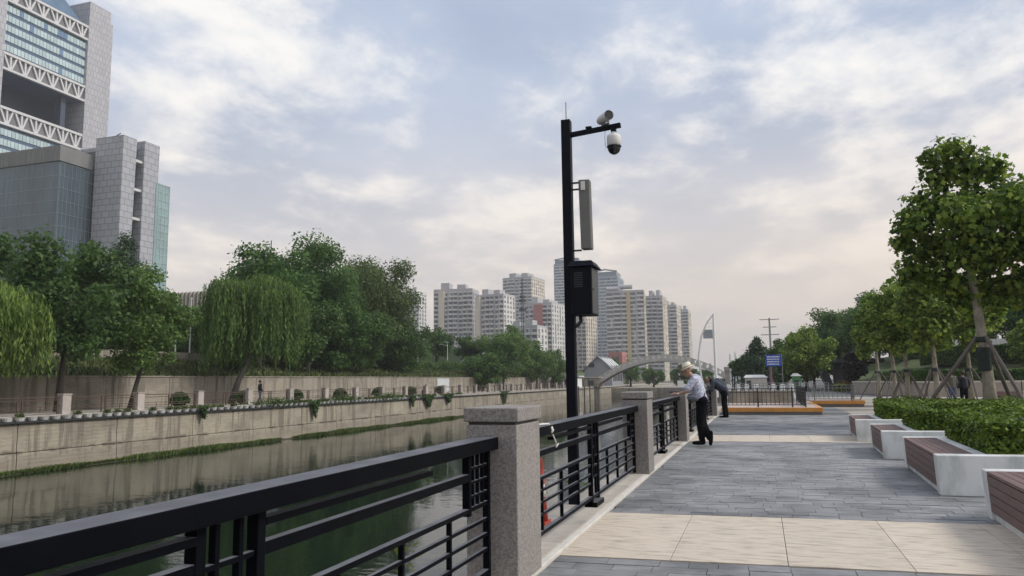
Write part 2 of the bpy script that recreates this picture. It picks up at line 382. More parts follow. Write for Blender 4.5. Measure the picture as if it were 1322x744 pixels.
def tree(name, label, cat_, loc, clumps, trunk_pts, trunk_r, leaf_m, nleaf, lsize, bark_m=bark, group=None, tmpl=DIAMOND, seed=1, limbs=8, extra=None, fill=0.45):
    rg = np.random.default_rng(seed)
    t = thing(name, label, cat_, loc, 0, group)
    pos, outw = clump_points(clumps, nleaf, rg, fill)
    v, k = leaves(pos, outw, lsize, tmpl, rg=rg)
    link('crown', np_mesh('crown', v, k, leaf_m), t)
    mb = MB()
    n = len(trunk_pts); mb.tube(trunk_pts, [trunk_r * (1.25 if i == 0 else 1 - 0.55 * i / (n - 1)) for i in range(n)], 9)
    top = Vector(trunk_pts[-1]); mid = Vector(trunk_pts[-2])
    order = sorted(clumps, key=lambda c: -c[3])[:limbs]
    for i, c in enumerate(order):
        s = mid.lerp(top, (i + 0.5) / len(order)); e = Vector(c[:3]); h = s.lerp(e, 0.5) + Vector((0, 0, 0.12 * (e - s).length))
        mb.tube([s, h, e], [trunk_r * 0.42, trunk_r * 0.26, trunk_r * 0.08], 6)
    mb.build('trunk', bark_m, t, smooth=True)
    return t
def willow(name, label, loc, c, rad, trunk_pts, trunk_r, leaf_m, nstr, zlow, seed, group=None, lsize=0.34):
    rg = np.random.default_rng(seed)
    t = thing(name, label, 'tree', loc, 0, group)
    P = []; O = []
    d = unit(rg.normal(size=(nstr, 3))); d[:, 2] = np.abs(d[:, 2]) * 0.9 + 0.02
    q = rg.uniform(0.35, 1.0, nstr) ** 0.5
    lob = 1 + 0.16 * np.sin(5 * np.arctan2(d[:, 1], d[:, 0]) + 1.3) * (1 - d[:, 2])
    nl = 9; ld = unit(rg.normal(size=(nl, 3))); ld[:, 2] = np.abs(ld[:, 2]) * 0.9 - 0.1
    lc = np.array(c) + ld * np.array(rad) * rg.uniform(0.3, 0.62, (nl, 1)); lr = rg.uniform(0.28, 0.5, nl)
    li = rg.integers(0, nl, nstr)
    st = lc[li] + d * np.array(rad) * (lr[li] * q * lob)[:, None]
    for i in range(nstr):
        L_ = min(rg.uniform(0.35, 1.0) * max(0.8, st[i, 2] - zlow), rg.uniform(1.2, 5.5)); k = max(4, int(L_ / 0.16))
        s = np.linspace(0, 1, k)
        out = np.array([d[i, 0], d[i, 1], 0]) * 0.45 * np.sqrt(s)[:, None]
        p = st[i] + out; p[:, 2] -= s * L_ - 0.15 * np.sin(s * 3.1)
        p[:, :2] += np.cumsum(rg.normal(size=(k, 2)) * 0.018, axis=0)
        P.append(p + rg.normal(size=(k, 3)) * 0.05); O.append(np.tile([d[i, 0], d[i, 1], 0.1], (k, 1)))
    P = np.concatenate(P); O = np.concatenate(O); n = len(P)
    nor = unit(O + rg.normal(size=(n, 3)) * 0.7)
    dn = unit(np.array([0, 0, -1.0]) + rg.normal(size=(n, 3)) * 0.28); sd = unit(np.cross(dn, nor))
    sz = lsize * rg.uniform(0.7, 1.3, n)
    T = np.array([(0, -0.5), (0.13, 0), (0, 0.5), (-0.13, 0)])
    V = P[:, None, :] + (sd[:, None, :] * T[None, :, 0:1] + dn[:, None, :] * T[None, :, 1:2]) * sz[:, None, None]
    link('crown', np_mesh('crown', V.reshape(-1, 3), 4, leaf_m), t)
    mb = MB(); k = len(trunk_pts)
    mb.tube(trunk_pts, [trunk_r * (1 - 0.5 * i / (k - 1)) for i in range(k)], 9)
    top = Vector(trunk_pts[-1])
    for a in range(7):
        an = a * 0.9 + 0.3; e = Vector((c[0] + math.cos(an) * rad[0] * 0.6, c[1] + math.sin(an) * rad[1] * 0.6, c[2] + rad[2] * 0.45))
        mb.tube([top - Vector((0, 0, 0.3)), top.lerp(e, 0.5) + Vector((0, 0, 0.4)), e], [trunk_r * 0.4, trunk_r * 0.25, trunk_r * 0.08], 6)
    mb.build('trunk', bark, t, smooth=True)
    return t

def hedge_bed(label, x0, x1, y0, y1, top, n, seed, m_=lf_hedge, ls=0.08, z0=0.0):
    h = thing('hedge', label, 'hedge', (x0, y0, z0))
    a, b = x1 - x0, y1 - y0
    MB().box(0.06, a - 0.06, 0.06, b - 0.06, 0, top - 0.08).build('twig_core', hedge_core, h)
    rg = np.random.default_rng(seed)
    x = rg.uniform(0, a, n); y = rg.uniform(0, b, n); z = rg.uniform(0, top, n); f = rg.choice(3, n, p=[0.4, 0.15, 0.45]); j = np.abs(rg.normal(size=n)) * 0.05
    y = np.where(f == 0, j, y); x = np.where(f == 1, j, x); z = np.where(f == 2, top - j, z)
    z = z * (1 + 0.05 * np.sin(x * 2.3) + 0.04 * np.sin(x * 5.1 + y))
    ow = np.where((f == 0)[:, None], [0, -1, 0.3], np.where((f == 1)[:, None], [-1, 0, 0.3], [0, 0, 1]))
    v, k = leaves(np.stack([x, y, z], 1), ow, ls, rnd=0.7, rg=rg)
    link('foliage', np_mesh('foliage', v, k, m_), h); return h
# ------------------------------------------------------------------ the setting
WATER_Z = -2.7
def sheet(name, m, x0, x1, y0, y1, z0, z1):
    return struct(MB().box(x0, x1, y0, y1, z0, z1).build(name, m))
sheet('ground', bed_m, -3500, 3500, -600, 3500, -4.2, -3.6)
struct(MB().add([(-34.6, -80, WATER_Z), (-2.0, -80, WATER_Z), (-2.0, 330, WATER_Z), (-34.6, 330, WATER_Z)], [(0, 1, 2, 3)]).build('river_water', water_m))
struct(MB().box(-2.2, 900, -80, 330, -3.59, -0.032).build('promenade_ground', slatebed))
sheet('far_land', bed_m, -3400, 3400, 330.01, 3400, -3.59, 0.4)
sheet('far_walkway', pave_far, -41.0, -34.5, -80, 330, -3.59, 0.0)
def left_terrain():
    xs = [-41.0, -41.35, -43.0, -47.8]; zs = [2.0, 2.05, 2.5, 3.4]
    ys = list(range(-80, 331, 10)); mb = MB(); vs = []
    for y in ys:
        for x, z in zip(xs, zs): vs.append((x, y, z + (0.12 * math.sin(y * 0.21 + x) if x < -42 else 0)))
    n = len(xs); fs = [(i * n + j, i * n + j + 1, (i + 1) * n + j + 1, (i + 1) * n + j) for i in range(len(ys) - 1) for j in range(n - 1)]
    mb.add(vs, fs); struct(mb.build('grass_slope', grass_g))
left_terrain()
sheet('upper_land', grass_g, -900, -48.2, -80, 329.9, -3.59, 4.05)
struct(MB().box(-48.2, -47.85, -80, 150, 2.8, 4.25).build('garden_wall', concrete2))
# bank walls built of cast panels
tw = struct(MB().box(-40.98, -40.88, -80, 330, 0.0, 1.97).build('upper_bank_wall', dirt_m))
pm = MB().box(0, 0.14, 0.02, 4.98, 0.003, 2.0).mesh('wall_panel', concrete2)
for i in range(40): link('wall_panel', pm, tw, 0.01, loc=(-40.87, -10 + 5 * i, 0))
capm = MB().box(-0.14, 0.2, 0.01, 9.99, 2.003, 2.1).mesh('cap_stone', concrete2)
for i in range(20): link('cap_stone', capm, tw, 0.012, loc=(-40.87, -10 + 10 * i, 0))
lw = struct(MB().box(-34.49, -34.40, -80, 330, -3.5, -0.34).build('river_wall', dirt_m))
pm = MB().box(0, 0.14, 0.02, 5.98, -1.72, -0.33).mesh('wall_panel', concrete)
pm2 = MB().box(0, 0.19, 0.02, 5.98, -3.4, -1.75).mesh('base_panel', concrete)
for i in range(36):
    link('wall_panel', pm, lw, 0.012, loc=(-34.39, -8 + 6 * i, 0)); link('base_panel', pm2, lw, 0.012, loc=(-34.39, -8 + 6 * i, 0))
struct(MB().box(-34.95, -34.10, -30, 210, -0.325, -0.24).build('planter_ledge', dark_m))
struct(MB().box(-2.25, -2.02, -80, 330, -3.5, -0.3).build('near_river_wall', concrete))

# promenade paving: every course turned a little against the railing line
SK = math.tan(R(3.2))
def pv(x, y): return (x, y + SK * (x + 1.65))
paving = struct(MB().box(-1.66, 2.2, -6, 34, -0.030, -0.018).build('promenade_paving', slatebed))
X0, X1 = -1.64, 3.6
small = MB(); nind = 0
def paver_mb(x0, x1, y0, y1, h):
    g = 0.0025
    return MB().hexa([(*pv(x0 + g, y0 + g), -0.017), (*pv(x1 - g, y0 + g), -0.017), (*pv(x1 - g, y1 - g), -0.017), (*pv(x0 + g, y1 - g), -0.017)],
                     [(*pv(x0 + g, y0 + g), h), (*pv(x1 - g, y0 + g), h), (*pv(x1 - g, y1 - g), h), (*pv(x0 + g, y1 - g), h)])
def course(y, dy, xr):
    global nind
    x = X0 - random.uniform(0, 0.5)
    while x < xr:
        w = random.choice((0.22, 0.3, 0.3, 0.4, 0.45)); a, b = max(x, X0), min(x + w, xr); x += w
        if b - a < 0.06: continue
        h = random.uniform(-0.003, 0.003)
        mb = paver_mb(a, b, y, y + dy, h)
        if nind < 300 and y > 4.2: nind += 1; mb.build('paver', slate, paving)
        else: small.add(mb.v, mb.f)
y = -1.0
while y < 6.05: course(y, 0.18, X1); y += 0.18
y = 8.36
while y < 18.0: course(y, 0.18, X1); y += 0.18
y = 20.22
while y < 31.4: course(y, 0.20, X1); y += 0.20
small.build('small_pavers', slate, paving, kind='stuff')
for (ya, yb) in ((6.24, 8.34), (18.16, 20.2)):
    x = -1.64
    for i in range(6):
        mb = paver_mb(x, x + 0.885, ya, yb, 0.002); x += 0.885
        mb.build('stone_slab', beige, paving, 0.0015)
struct(MB().box(3.3, 60, -20, 61, -0.031, -0.022).build('plaza_paving', pave_far))
struct(MB().box(-2.0, 3.3, 34.01, 160, -0.031, -0.02).build('plaza_path', slate))
cop = struct(MB().box(-2.18, -1.665, -6, 40, -0.3, -0.02).build('coping', slatebed))
cm = MB().box(-2.2, -1.715, 0.006, 1.194, -0.28, 0.03).mesh('coping_stone', coping_m)
for i in range(36): link('coping_stone', cm, cop, 0.006, loc=(0, -3 + 1.2 * i, 0))
em = MB().box(-1.712, -1.65, 0.004, 1.996, -0.028, 0.026).mesh('edge_strip', edge_m)
for i in range(20): link('edge_strip', em, cop, 0.004, loc=(0, -3 + 2.0 * i, 0))

# ------------------------------------------------------------------ railing
PY = [-0.70, 5.42, 11.85, 18.0, 24.15, 30.3]
PX = -1.83
def pillar():
    t = thing('stone_pillar', '', 'pillar')
    MB().box(-0.19, 0.19, -0.29, 0.29, 0.025, 1.115).build('shaft', granite, t, 0.008)
    MB().box(-0.175, 0.175, -0.275, 0.275, 1.115, 1.135).build('neck', dark_m, t)
    MB().box(-0.205, 0.205, -0.305, 0.305, 1.135, 1.235).build('cap', granite, t, 0.01)
    return t
pl0 = pillar()
plab = {0: 'squat granite railing pillar beside the open near end of the walk',
        1: 'speckled granite railing pillar with rope tied on the rail beside it',
        2: 'granite railing pillar between camera pole and man in straw hat',
        3: 'granite railing pillar just behind the man in the straw hat',
        4: 'granite railing pillar in front of the stooping man in dark jacket',
        5: 'granite railing pillar just beyond the stooping man in dark jacket'}
for k, y in enumerate(PY):
    if k == 0: continue
    o = pl0 if k == 1 else copy_tree(pl0)
    o.location = (PX, y, 0); tag(o, plab[k], 'pillar', 'granite pillars of the promenade railing')
RX = -1.85
def rail_panel():
    t = thing('railing_panel', '', 'railing'); L_ = 6.12 - 0.58
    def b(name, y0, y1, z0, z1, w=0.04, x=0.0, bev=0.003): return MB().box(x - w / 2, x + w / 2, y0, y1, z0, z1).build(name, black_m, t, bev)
    b('top_rail', 0, L_, 0.95, 1.035, 0.15, bev=0.006)
    c = L_ / 2
    for s in (-1, 1):
        y0, y1 = sorted((c + s * 0.19, c + s * 1.75)); b('upper_bar', y0, y1, 0.885, 0.915, 0.055)
        y0, y1 = sorted((c + s * 0.19, c + s * (L_ / 2 - 0.42))); b('rail', y0, y1, 0.775, 0.825, 0.045); b('rail', y0, y1, 0.575, 0.605, 0.045)
        for z in (0.47, 0.37, 0.27): 
            y0, y1 = sorted((c + s * 0.19, c + s * (L_ / 2 - 0.04))); b('thin_bar', y0, y1, z, z + 0.024, 0.026)
        b('post', c + s * 0.165 - 0.025, c + s * 0.165 + 0.025, 0.045, 0.949, 0.05)
        # short balusters below the middle rail
        for q in (0.75, 1.4, 2.05): b('baluster', c + s * q - 0.013, c + s * q + 0.013, 0.14, 0.574, 0.03)
        e = c + s * (L_ / 2)
        b('end_post', e - s * 0.42 - 0.022, e - s * 0.42 + 0.022, 0.555, 0.949, 0.05)
        b('end_post', e - s * 0.05 - 0.02, e - s * 0.05 + 0.02, 0.05, 0.949, 0.045)
        for q in (0.14, 0.23, 0.32): b('lattice_bar', e - s * q - 0.01, e - s * q + 0.01, 0.575, 0.949, 0.024)
        for z in (0.66, 0.75, 0.84): 
            y0, y1 = sorted((e - s * 0.40, e - s * 0.07)); b('lattice_bar', y0, y1, z, z + 0.02, 0.03)
        y0, y1 = sorted((e - s * 0.40, e - s * 0.07)); b('lattice_bar', y0, y1, 0.577, 0.607, 0.034)
    b('bottom_rail', 0.03, L_ - 0.03, 0.115, 0.15, 0.045)
    b('foot', c - 0.19, c + 0.19, 0.03, 0.085, 0.14)
    # fretwork between the paired posts
    for (y0, y1, z) in ((-0.139, 0.139, 0.78), (-0.139, 0.0, 0.66), (0.0, 0.139, 0.56), (-0.139, 0.139, 0.45), (-0.139, 0.139, 0.33)): b('fret_bar', c + y0, c + y1, z, z + 0.022, 0.028)
    for (y0, z0, z1) in ((-0.07, 0.66, 0.949), (0.06, 0.56, 0.949), (-0.03, 0.33, 0.66), (0.075, 0.14, 0.45)): b('fret_bar', c + y0 - 0.013, c + y0 + 0.013, z0, z1, 0.03)
    return t
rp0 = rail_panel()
rlab = ['black railing panel running from the rope pillar out past the near water',
        'black metal railing panel in front of the security camera pole',
        'black metal railing panel the man in the straw hat leans on',
        'black metal railing panel between the two leaning men',
        'black metal railing panel the stooping man in dark jacket leans on']
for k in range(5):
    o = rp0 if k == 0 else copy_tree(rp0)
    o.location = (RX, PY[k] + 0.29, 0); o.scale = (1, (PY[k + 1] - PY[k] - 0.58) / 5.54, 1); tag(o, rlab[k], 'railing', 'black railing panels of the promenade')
# rope and cone at the near pillar
rp = MB(); q = []
for i in range(40):
    t_ = i / 39 * 4 * 2 * math.pi; q.append((RX + 0.084 * math.cos(t_), 6.02 + 0.05 * i / 39, 0.992 + 0.052 * math.sin(t_)))
q = [(a_, b_ + 0.53, c_) for a_, b_, c_ in q]; rp.tube(q, 0.007, 5); rp.tube([(RX + 0.08, 6.58, 0.95), (RX + 0.095, 6.63, 0.88), (RX + 0.08, 6.69, 0.83), (RX + 0.09, 6.73, 0.86)], 0.006, 5)
rp.tube([(RX + 0.06, 6.53, 1.045), (RX, 6.40, 1.045), (RX - 0.05, 6.2, 1.045)], 0.008, 5)
tag(rp.build('rope', rope_m), 'white rope wound round the top rail next to granite pillar', 'rope')
cn = thing('traffic_cone', 'orange red plastic cone behind the railing beside granite pillar', 'traffic cone', (-2.12, 7.38, 0.03))
MB().box(-0.075, 0.075, -0.11, 0.11, 0.001, 0.03).build('base', cone_m, cn, 0.005)
MB().lathe([(0.07, 0.031), (0.024, 0.62), (0.016, 0.63)], 18).build('cone', cone_m, cn, smooth=True)
MB().lathe([(0.0555, 0.26), (0.0435, 0.38)], 18).build('reflective_band', white_m, cn, smooth=True)
# pipe along the outer edge, with weeds
tag(MB().tube([(-2.32, -4, -0.2), (-2.32, 60, -0.2)], 0.035, 10).build('pipe', offwhite), 'white pipe running along the outside of the promenade edge', 'pipe')
MBp = MB()
for i in range(30): MBp.box(-2.40, -2.25, -4 + 2.1 * i, -3.95 + 2.1 * i, -0.30, -0.24)
MBp.build('bracket', dark_m, bpy.data.objects['pipe'], kind='stuff')
for (y, n, s, w) in ((3.6, 60, 0.22, 0), (4.75, 90, 0.34, 0), (7.0, 40, 0.2, 0), (9.6, 70, 0.3, 0), (10.3, 50, 0.22, 0)):
    pos = rng.normal(size=(n, 3)) * np.array([0.05, s * 0.5, s * 0.45]) + np.array([0, 0, s * 0.3])
    v, k = leaves(pos, np.tile([0.3, 0, 0.6], (n, 1)), 0.07)
    t = thing('weed_plant', {3.6: 'small yellow green weed sprouting outside the railing lattice', 4.75: 'leafy yellow green weed beside the railing end post at pillar',
              7.0: 'low weed tuft on the promenade edge below orange cone', 9.6: 'green weed tuft outside railing past the camera pole', 10.3: 'small green weed outside railing before the second pillar'}[y], 'weed', (-2.3, y, -0.16))
    link('foliage', np_mesh('foliage', v, k, leafmat('leaf_weed', (0.16, 0.21, 0.03))), t)
    MB().tube([(0, 0, -0.12), (0, 0.02, s * 0.5)], 0.008, 5).build('stem', lf_ivy, t)

# ------------------------------------------------------------------ camera pole
cp = thing('camera_pole', 'tall black street pole with security cameras, horn column and box behind railing', 'pole', (-2.08, 8.62, -0.28))
def cpart(mb, n, m_, b=0.0, s=False, p=None): return mb.build(n, m_, p or cp, b, s)
ZB = 0.28
cpart(MB().box(-0.055, 0.055, -0.055, 0.055, 0.02, 4.53 + ZB), 'pole', pole_m, 0.006)
cpart(MB().box(-0.13, 0.13, -0.13, 0.13, 0.0, 0.02), 'base_plate', pole_m, 0.004)
cpart(MB().tube([(0, 0, 4.53 + ZB), (0, 0, 4.76 + ZB)], 0.006, 6), 'antenna', grey_m)
az = 4.345 + ZB
cpart(MB().bar((0.055, 0, az), (0.66, -0.02, az + 0.045), 0.05, 0.055), 'arm', pole_m, 0.004)
cpart(MB().box(0.24, 0.31, -0.03, 0.03, az + 0.048, az + 0.075), 'junction_plate', pole_m, 0.003)
bc = cpart(MB().tube([(0.40, 0.07, az + 0.155), (0.53, -0.12, az + 0.14)], 0.047, 18), 'bullet_camera', offwhite, 0, True)
cpart(MB().tube([(0.43, 0.025, az + 0.154), (0.55, -0.15, az + 0.14)], [0.055, 0.057], 18, False), 'sun_shield', offwhite, 0, True, bc)
cpart(MB().tube([(0.531, -0.121, az + 0.140), (0.54, -0.134, az + 0.139)], 0.05, 18), 'lens', glassblack, 0, False, bc)
cpart(MB().box(0.43, 0.445, -0.03, 0.03, az + 0.05, az + 0.13).box(0.505, 0.52, -0.03, 0.03, az + 0.055, az + 0.13).box(0.43, 0.52, -0.03, 0.03, az + 0.075, az + 0.088), 'bracket', grey_m, 0, False, bc)
dc = cpart(MB().lathe([(0.072, -0.005), (0.08, 0.0), (0.083, 0.11), (0.075, 0.135), (0.03, 0.145), (0.028, 0.19), (0.018, 0.19)], 24, (0.575, -0.02, az - 0.205)), 'dome_camera', offwhite, 0, True)
prof = [(0.084, 0.01), (0.088, -0.005)] + [(0.077 * math.cos(a), -0.01 - 0.085 * math.sin(a)) for a in np.linspace(0.02, 1.5, 8)]
cpart(MB().lathe(prof[::-1], 24, (0.575, -0.02, az - 0.207)), 'dome', glassblack, 0, True, dc)
cpart(MB().box(0.545, 0.605, -0.05, 0.01, az - 0.03, az + 0.01), 'mount', pole_m, 0.004, False, dc)
cpart(MB().tube([(0.47, 0, az), (0.465, 0, az - 0.1), (0.47, 0, az - 0.19), (0.505, -0.01, az - 0.215)], 0.005, 5), 'cable', white_m)
sp = cpart(MB().hexa([(0.16, -0.07, 2.94 + ZB), (0.285, -0.05, 2.94 + ZB), (0.285, 0.06, 2.94 + ZB), (0.16, 0.06, 2.94 + ZB)],
                     [(0.145, -0.07, 3.77 + ZB), (0.275, -0.05, 3.77 + ZB), (0.275, 0.06, 3.77 + ZB), (0.145, 0.06, 3.77 + ZB)]), 'speaker_column', mat('speaker_grey', (0.13, 0.13, 0.125), 0.6, 0.12, 8), 0.012)
cpart(MB().hexa([(0.178, -0.078, 3.64 + ZB), (0.225, -0.072, 3.64 + ZB), (0.225, -0.06, 3.64 + ZB), (0.178, -0.06, 3.64 + ZB)],
                [(0.176, -0.078, 3.745 + ZB), (0.223, -0.072, 3.745 + ZB), (0.223, -0.06, 3.745 + ZB), (0.176, -0.06, 3.745 + ZB)]), 'name_plate', offwhite, 0, False, sp)
for z in (3.76, 3.68, 2.945): cpart(MB().box(0.055, 0.155, -0.012, 0.012, z + ZB - 0.018, z + ZB), 'bracket', dark_m, 0, False, sp)
bx = cpart(MB().box(0.057, 0.30, -0.20, 0.16, 2.165 + ZB, 2.715 + ZB), 'control_box', pole_m, 0.008)
cpart(MB().hexa([(0.03, -0.24, 2.716 + ZB), (0.345, -0.24, 2.716 + ZB), (0.345, 0.20, 2.716 + ZB), (0.03, 0.20, 2.716 + ZB)],
                [(0.06, -0.18, 2.785 + ZB), (0.30, -0.18, 2.785 + ZB), (0.30, 0.14, 2.785 + ZB), (0.06, 0.14, 2.785 + ZB)]), 'rain_hood', pole_m, 0.003, False, bx)
for i in range(7): cpart(MB().box(0.10, 0.20, -0.206, -0.2005, 2.48 + 0.026 * i + ZB, 2.49 + 0.026 * i + ZB), 'vent_slat', mat('vent', (0.03, 0.034, 0.045), 0.4), 0, False, bx)
cpart(MB().box(0.3005, 0.308, -0.185, 0.145, 2.18 + ZB, 2.70 + ZB), 'door', mat('box_door', (0.055, 0.06, 0.062), 0.5, 0.1, 4), 0.002, False, bx)
cpart(MB().tube([(0.3081, -0.15, 2.45 + ZB), (0.318, -0.15, 2.45 + ZB)], 0.012, 10), 'lock', dark_m, 0, False, bx)
cpart(MB().tube([(0.12, 0, 2.165 + ZB), (0.13, -0.02, 2.10 + ZB), (0.09, -0.02, 2.05 + ZB), (0.055, -0.01, 2.04 + ZB)], 0.022, 8), 'cable', dark_m)

# ------------------------------------------------------------------ benches and planters
def planter(label_p, label_h, y0, y1, xa, hedge_x1, hedge=True, seed=3, htop=0.98):
    """white stone planter with a slatted bench let into its river side; xa = shift of near end"""
    t = thing('bench_planter', label_p, 'bench', (1.95, y0, 0))
    L_ = y1 - y0; lean = 0.04 * L_
    X2 = 4.9
    def sk(x, y): return (x + lean * y / L_, y + SK * x)
    def hx(mb, x0, x1, ya, yb, za, zb, tl=0.0):
        b = [sk(x0 + tl, ya), sk(x1, ya), sk(x1, yb), sk(x0 + tl, yb)]; u = [sk(x0, ya), sk(x1, ya), sk(x1, yb), sk(x0, yb)]
        return mb.hexa([(*p, za) for p in b], [(*p, zb) for p in u])
    hx(MB(), 0.0, 0.585, L_ - 0.2, L_, 0, 0.48, 0.02).build('end_block', whitestone, t, 0.012)
    hx(MB(), 0.055, 0.58, 0.202, L_ - 0.202, 0, 0.075).build('plinth', whitestone, t, 0.006)
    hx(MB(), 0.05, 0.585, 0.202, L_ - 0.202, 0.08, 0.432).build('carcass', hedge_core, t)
    hx(MB(), 0.455, 0.585, 0.2, L_ - 0.2, 0.433, 0.48).build('back_kerb', whitestone, t, 0.006)
    for i in range(4): hx(MB(), 0.004 + 0.012 - 0.004 * i, 0.049, 0.206, L_ - 0.206, 0.085 + 0.09 * i, 0.168 + 0.09 * i, 0.004).build('side_slat', wood, t, 0.003)
    for i in range(5): hx(MB(), 0.005 + 0.09 * i, 0.087 + 0.09 * i, 0.206, L_ - 0.206, 0.448, 0.478).build('seat_slat', wood, t, 0.003)
    hx(MB(), 0.0, X2, 0, 0.2, 0, 0.48, 0.02).build('front_wall', whitestone, t, 0.012)
    hx(MB(), 0.587, X2, L_ - 0.2, L_, 0, 0.48).build('back_wall', whitestone, t, 0.012)
    hx(MB(), 0.59, X2, 0.205, L_ - 0.205, 0.02, 0.40).build('soil', soil, t)
    if hedge:
        h = thing('hedge', label_h, 'hedge', (1.95, y0, 0.4))
        hx(MB(), 0.70, X2 - 0.1, 0.32, L_ - 0.3, 0.0, htop - 0.47).build('twig_core', hedge_core, h)
        rg = np.random.default_rng(seed); n = 15000
        x = rg.uniform(0.58, X2 - 0.05, n); yy = rg.uniform(0.16, L_ - 0.12, n); z = rg.uniform(-0.02, htop - 0.4, n)
        f = rg.choice(4, n, p=[0.36, 0.14, 0.44, 0.06])
        j = np.abs(rg.normal(size=n)) * 0.06
        yy = np.where(f == 0, 0.215 + j, np.where(f == 3, L_ - 0.17 - j, yy)); x = np.where(f == 1, 0.60 + j, x); z = np.where(f == 2, htop - 0.42 - j, z)
        wob = 0.05 * np.sin(x * 3.1 + 1) + 0.035 * np.sin(x * 7.3 + yy * 5)
        z = z + wob * (z / 0.55) + 0.03 * rg.normal(size=n) * (f == 2)
        px = x + lean * yy / L_; py = yy + SK * x + 0.03 * np.sin(x * 6 + z * 9) * (f == 0)
        pos = np.stack([px, py, z], 1)
        ow = np.where((f == 0)[:, None], [0, -1, 0.3], np.where((f == 1)[:, None], [-1, 0, 0.3], np.where((f == 2)[:, None], [0, 0, 1], [0, 1, 0.2])))
        v, k = leaves(pos, ow, 0.075, rnd=0.8, rg=rg)
        link('foliage', np_mesh('foliage', v, k, lf_hedge), h)
    return t
planter('white stone bench with dark wood slats beside the beige band, no hedge on it', '', 5.6, 8.98, 0, 0, hedge=False)
planter('white stone planter bench holding the tallest clipped hedge', 'clipped green hedge growing in planter next to the hedgeless bench', 10.4, 13.5, 0, 0, True, 3, 0.87)
planter('white stone planter bench with middle hedge, between two other planters', 'clipped green hedge in the middle white planter', 14.75, 17.05, 0, 0, True, 4, 0.82)
planter('white stone planter bench standing at the second beige band', 'low clipped hedge in planter at the second beige band', 18.6, 21.1, 0, 0, True, 5, 0.82)
# wide hedge bed behind the planters
hedge_bed('long clipped hedge bed along the foot of the staked plane tree', 3.2, 13.0, 21.9, 25.5, 0.78, 16000, 8, ls=0.085)
hedge_bed('clipped hedge block right of the middle white planter', 7.0, 12.5, 14.5, 18.5, 0.86, 12000, 9)

# ------------------------------------------------------------------ platforms with fences
def platform(label, x0, x1, y0, y1, h=0.28):
    t = thing('boarded_platform', label, 'platform', (x0, y0, 0))
    a, b = x1 - x0, y1 - y0
    MB().box(0.05, a - 0.05, 0.05, b, 0, 0.115).build('base', mat('grey_base', (0.17, 0.165, 0.16), 0.8), t)
    n = max(2, int(a / 1.6))
    for i in range(n): MB().box(a * i / n + 0.004, a * (i + 1) / n - 0.004, 0, 0.12, 0.12, h).build('front_board', orange_m, t, 0.006)
    MB().box(a - 0.12, a, 0.124, b, 0.12, h).build('side_board', orange_m, t, 0.006)
    MB().box(0, a - 0.124, 0.124, b, 0.117, h - 0.01).build('deck', mat('pink_concrete', (0.46, 0.38, 0.34), 0.8, 0.1, 3), t)
    return t
platform('orange edged concrete platform on which the black picket fence stands', -1.55, 2.2, 31.4, 40.2)
platform('small orange edged platform with the grey tubular fence', 2.35, 4.75, 40.6, 44.0)
def fence(label, pts, z0, z1, gap, m_, group=None, r=0.014, name='picket_fence'):
    t = thing(name, label, 'fence', (*pts[0], z0))
    o = Vector((*pts[0], 0))
    me = MB().tube([(0, 0, 0.1), (0, 0, z1 - z0 - 0.02)], r, 6).mesh('picket', m_)
    pe = MB().box(-0.03, 0.03, -0.03, 0.03, 0, z1 - z0 + 0.03).mesh('post', m_)
    for a, b in zip(pts[:-1], pts[1:]):
        a = Vector((*a, 0)) - o; b = Vector((*b, 0)) - o; d = b - a; n = int(d.length / gap)
        for z in (0.09, z1 - z0 - 0.02, z1 - z0 - 0.16):
            MB().bar(a + Vector((0, 0, z)), b + Vector((0, 0, z)), 0.04, 0.03).build('rail', m_, t)
        for i in range(n + 1):
            p = a + d * (i / n); link('post' if i % 8 == 0 else 'picket', pe if i % 8 == 0 else me, t, loc=p)
    return t
fence('black picket fence round the dock behind the orange platform', [(-1.45, 32.2), (1.62, 32.2), (1.62, 39.8)], 0.27, 1.02, 0.16, dark_m)
fence('grey tubular fence on the small orange platform', [(2.5, 41.1), (4.2, 41.1), (4.6, 43.6)], 0.27, 1.05, 0.2, grey_m)
fence('pale grey barrier fence far behind the dock', [(-1.4, 47.5), (3.6, 46.5)], 0.0, 1.15, 0.22, mat('pale_fence', (0.34, 0.34, 0.32), 0.5), r=0.018)
tag(MB().box(-1.5, 1.4, 37.6, 38.0, -0.02, 0.78).box(-1.52, 1.42, 37.57, 38.03, 0.78, 0.84).build('dock_wall', concrete, bevel=0.01), 'low beige concrete wall seen through the picket fence', 'wall')
wb = MB().box(-0.2, 0.2, -0.15, 0.15, 0, 0.25).box(-0.14, 0.14, -0.08, 0.08, 0.25, 1.02).mesh('barrier', white_m)
for i in range(7):
    o = link('barrier', wb, None, 0.03, loc=(-2.2 + 0.62 * i + (0.5 if i > 3 else 0), 56 + 0.12 * i, -0.02))
    tag(o, 'white plastic road barrier block in the row beyond the dock fence', 'barrier', 'white barrier blocks beyond the dock')

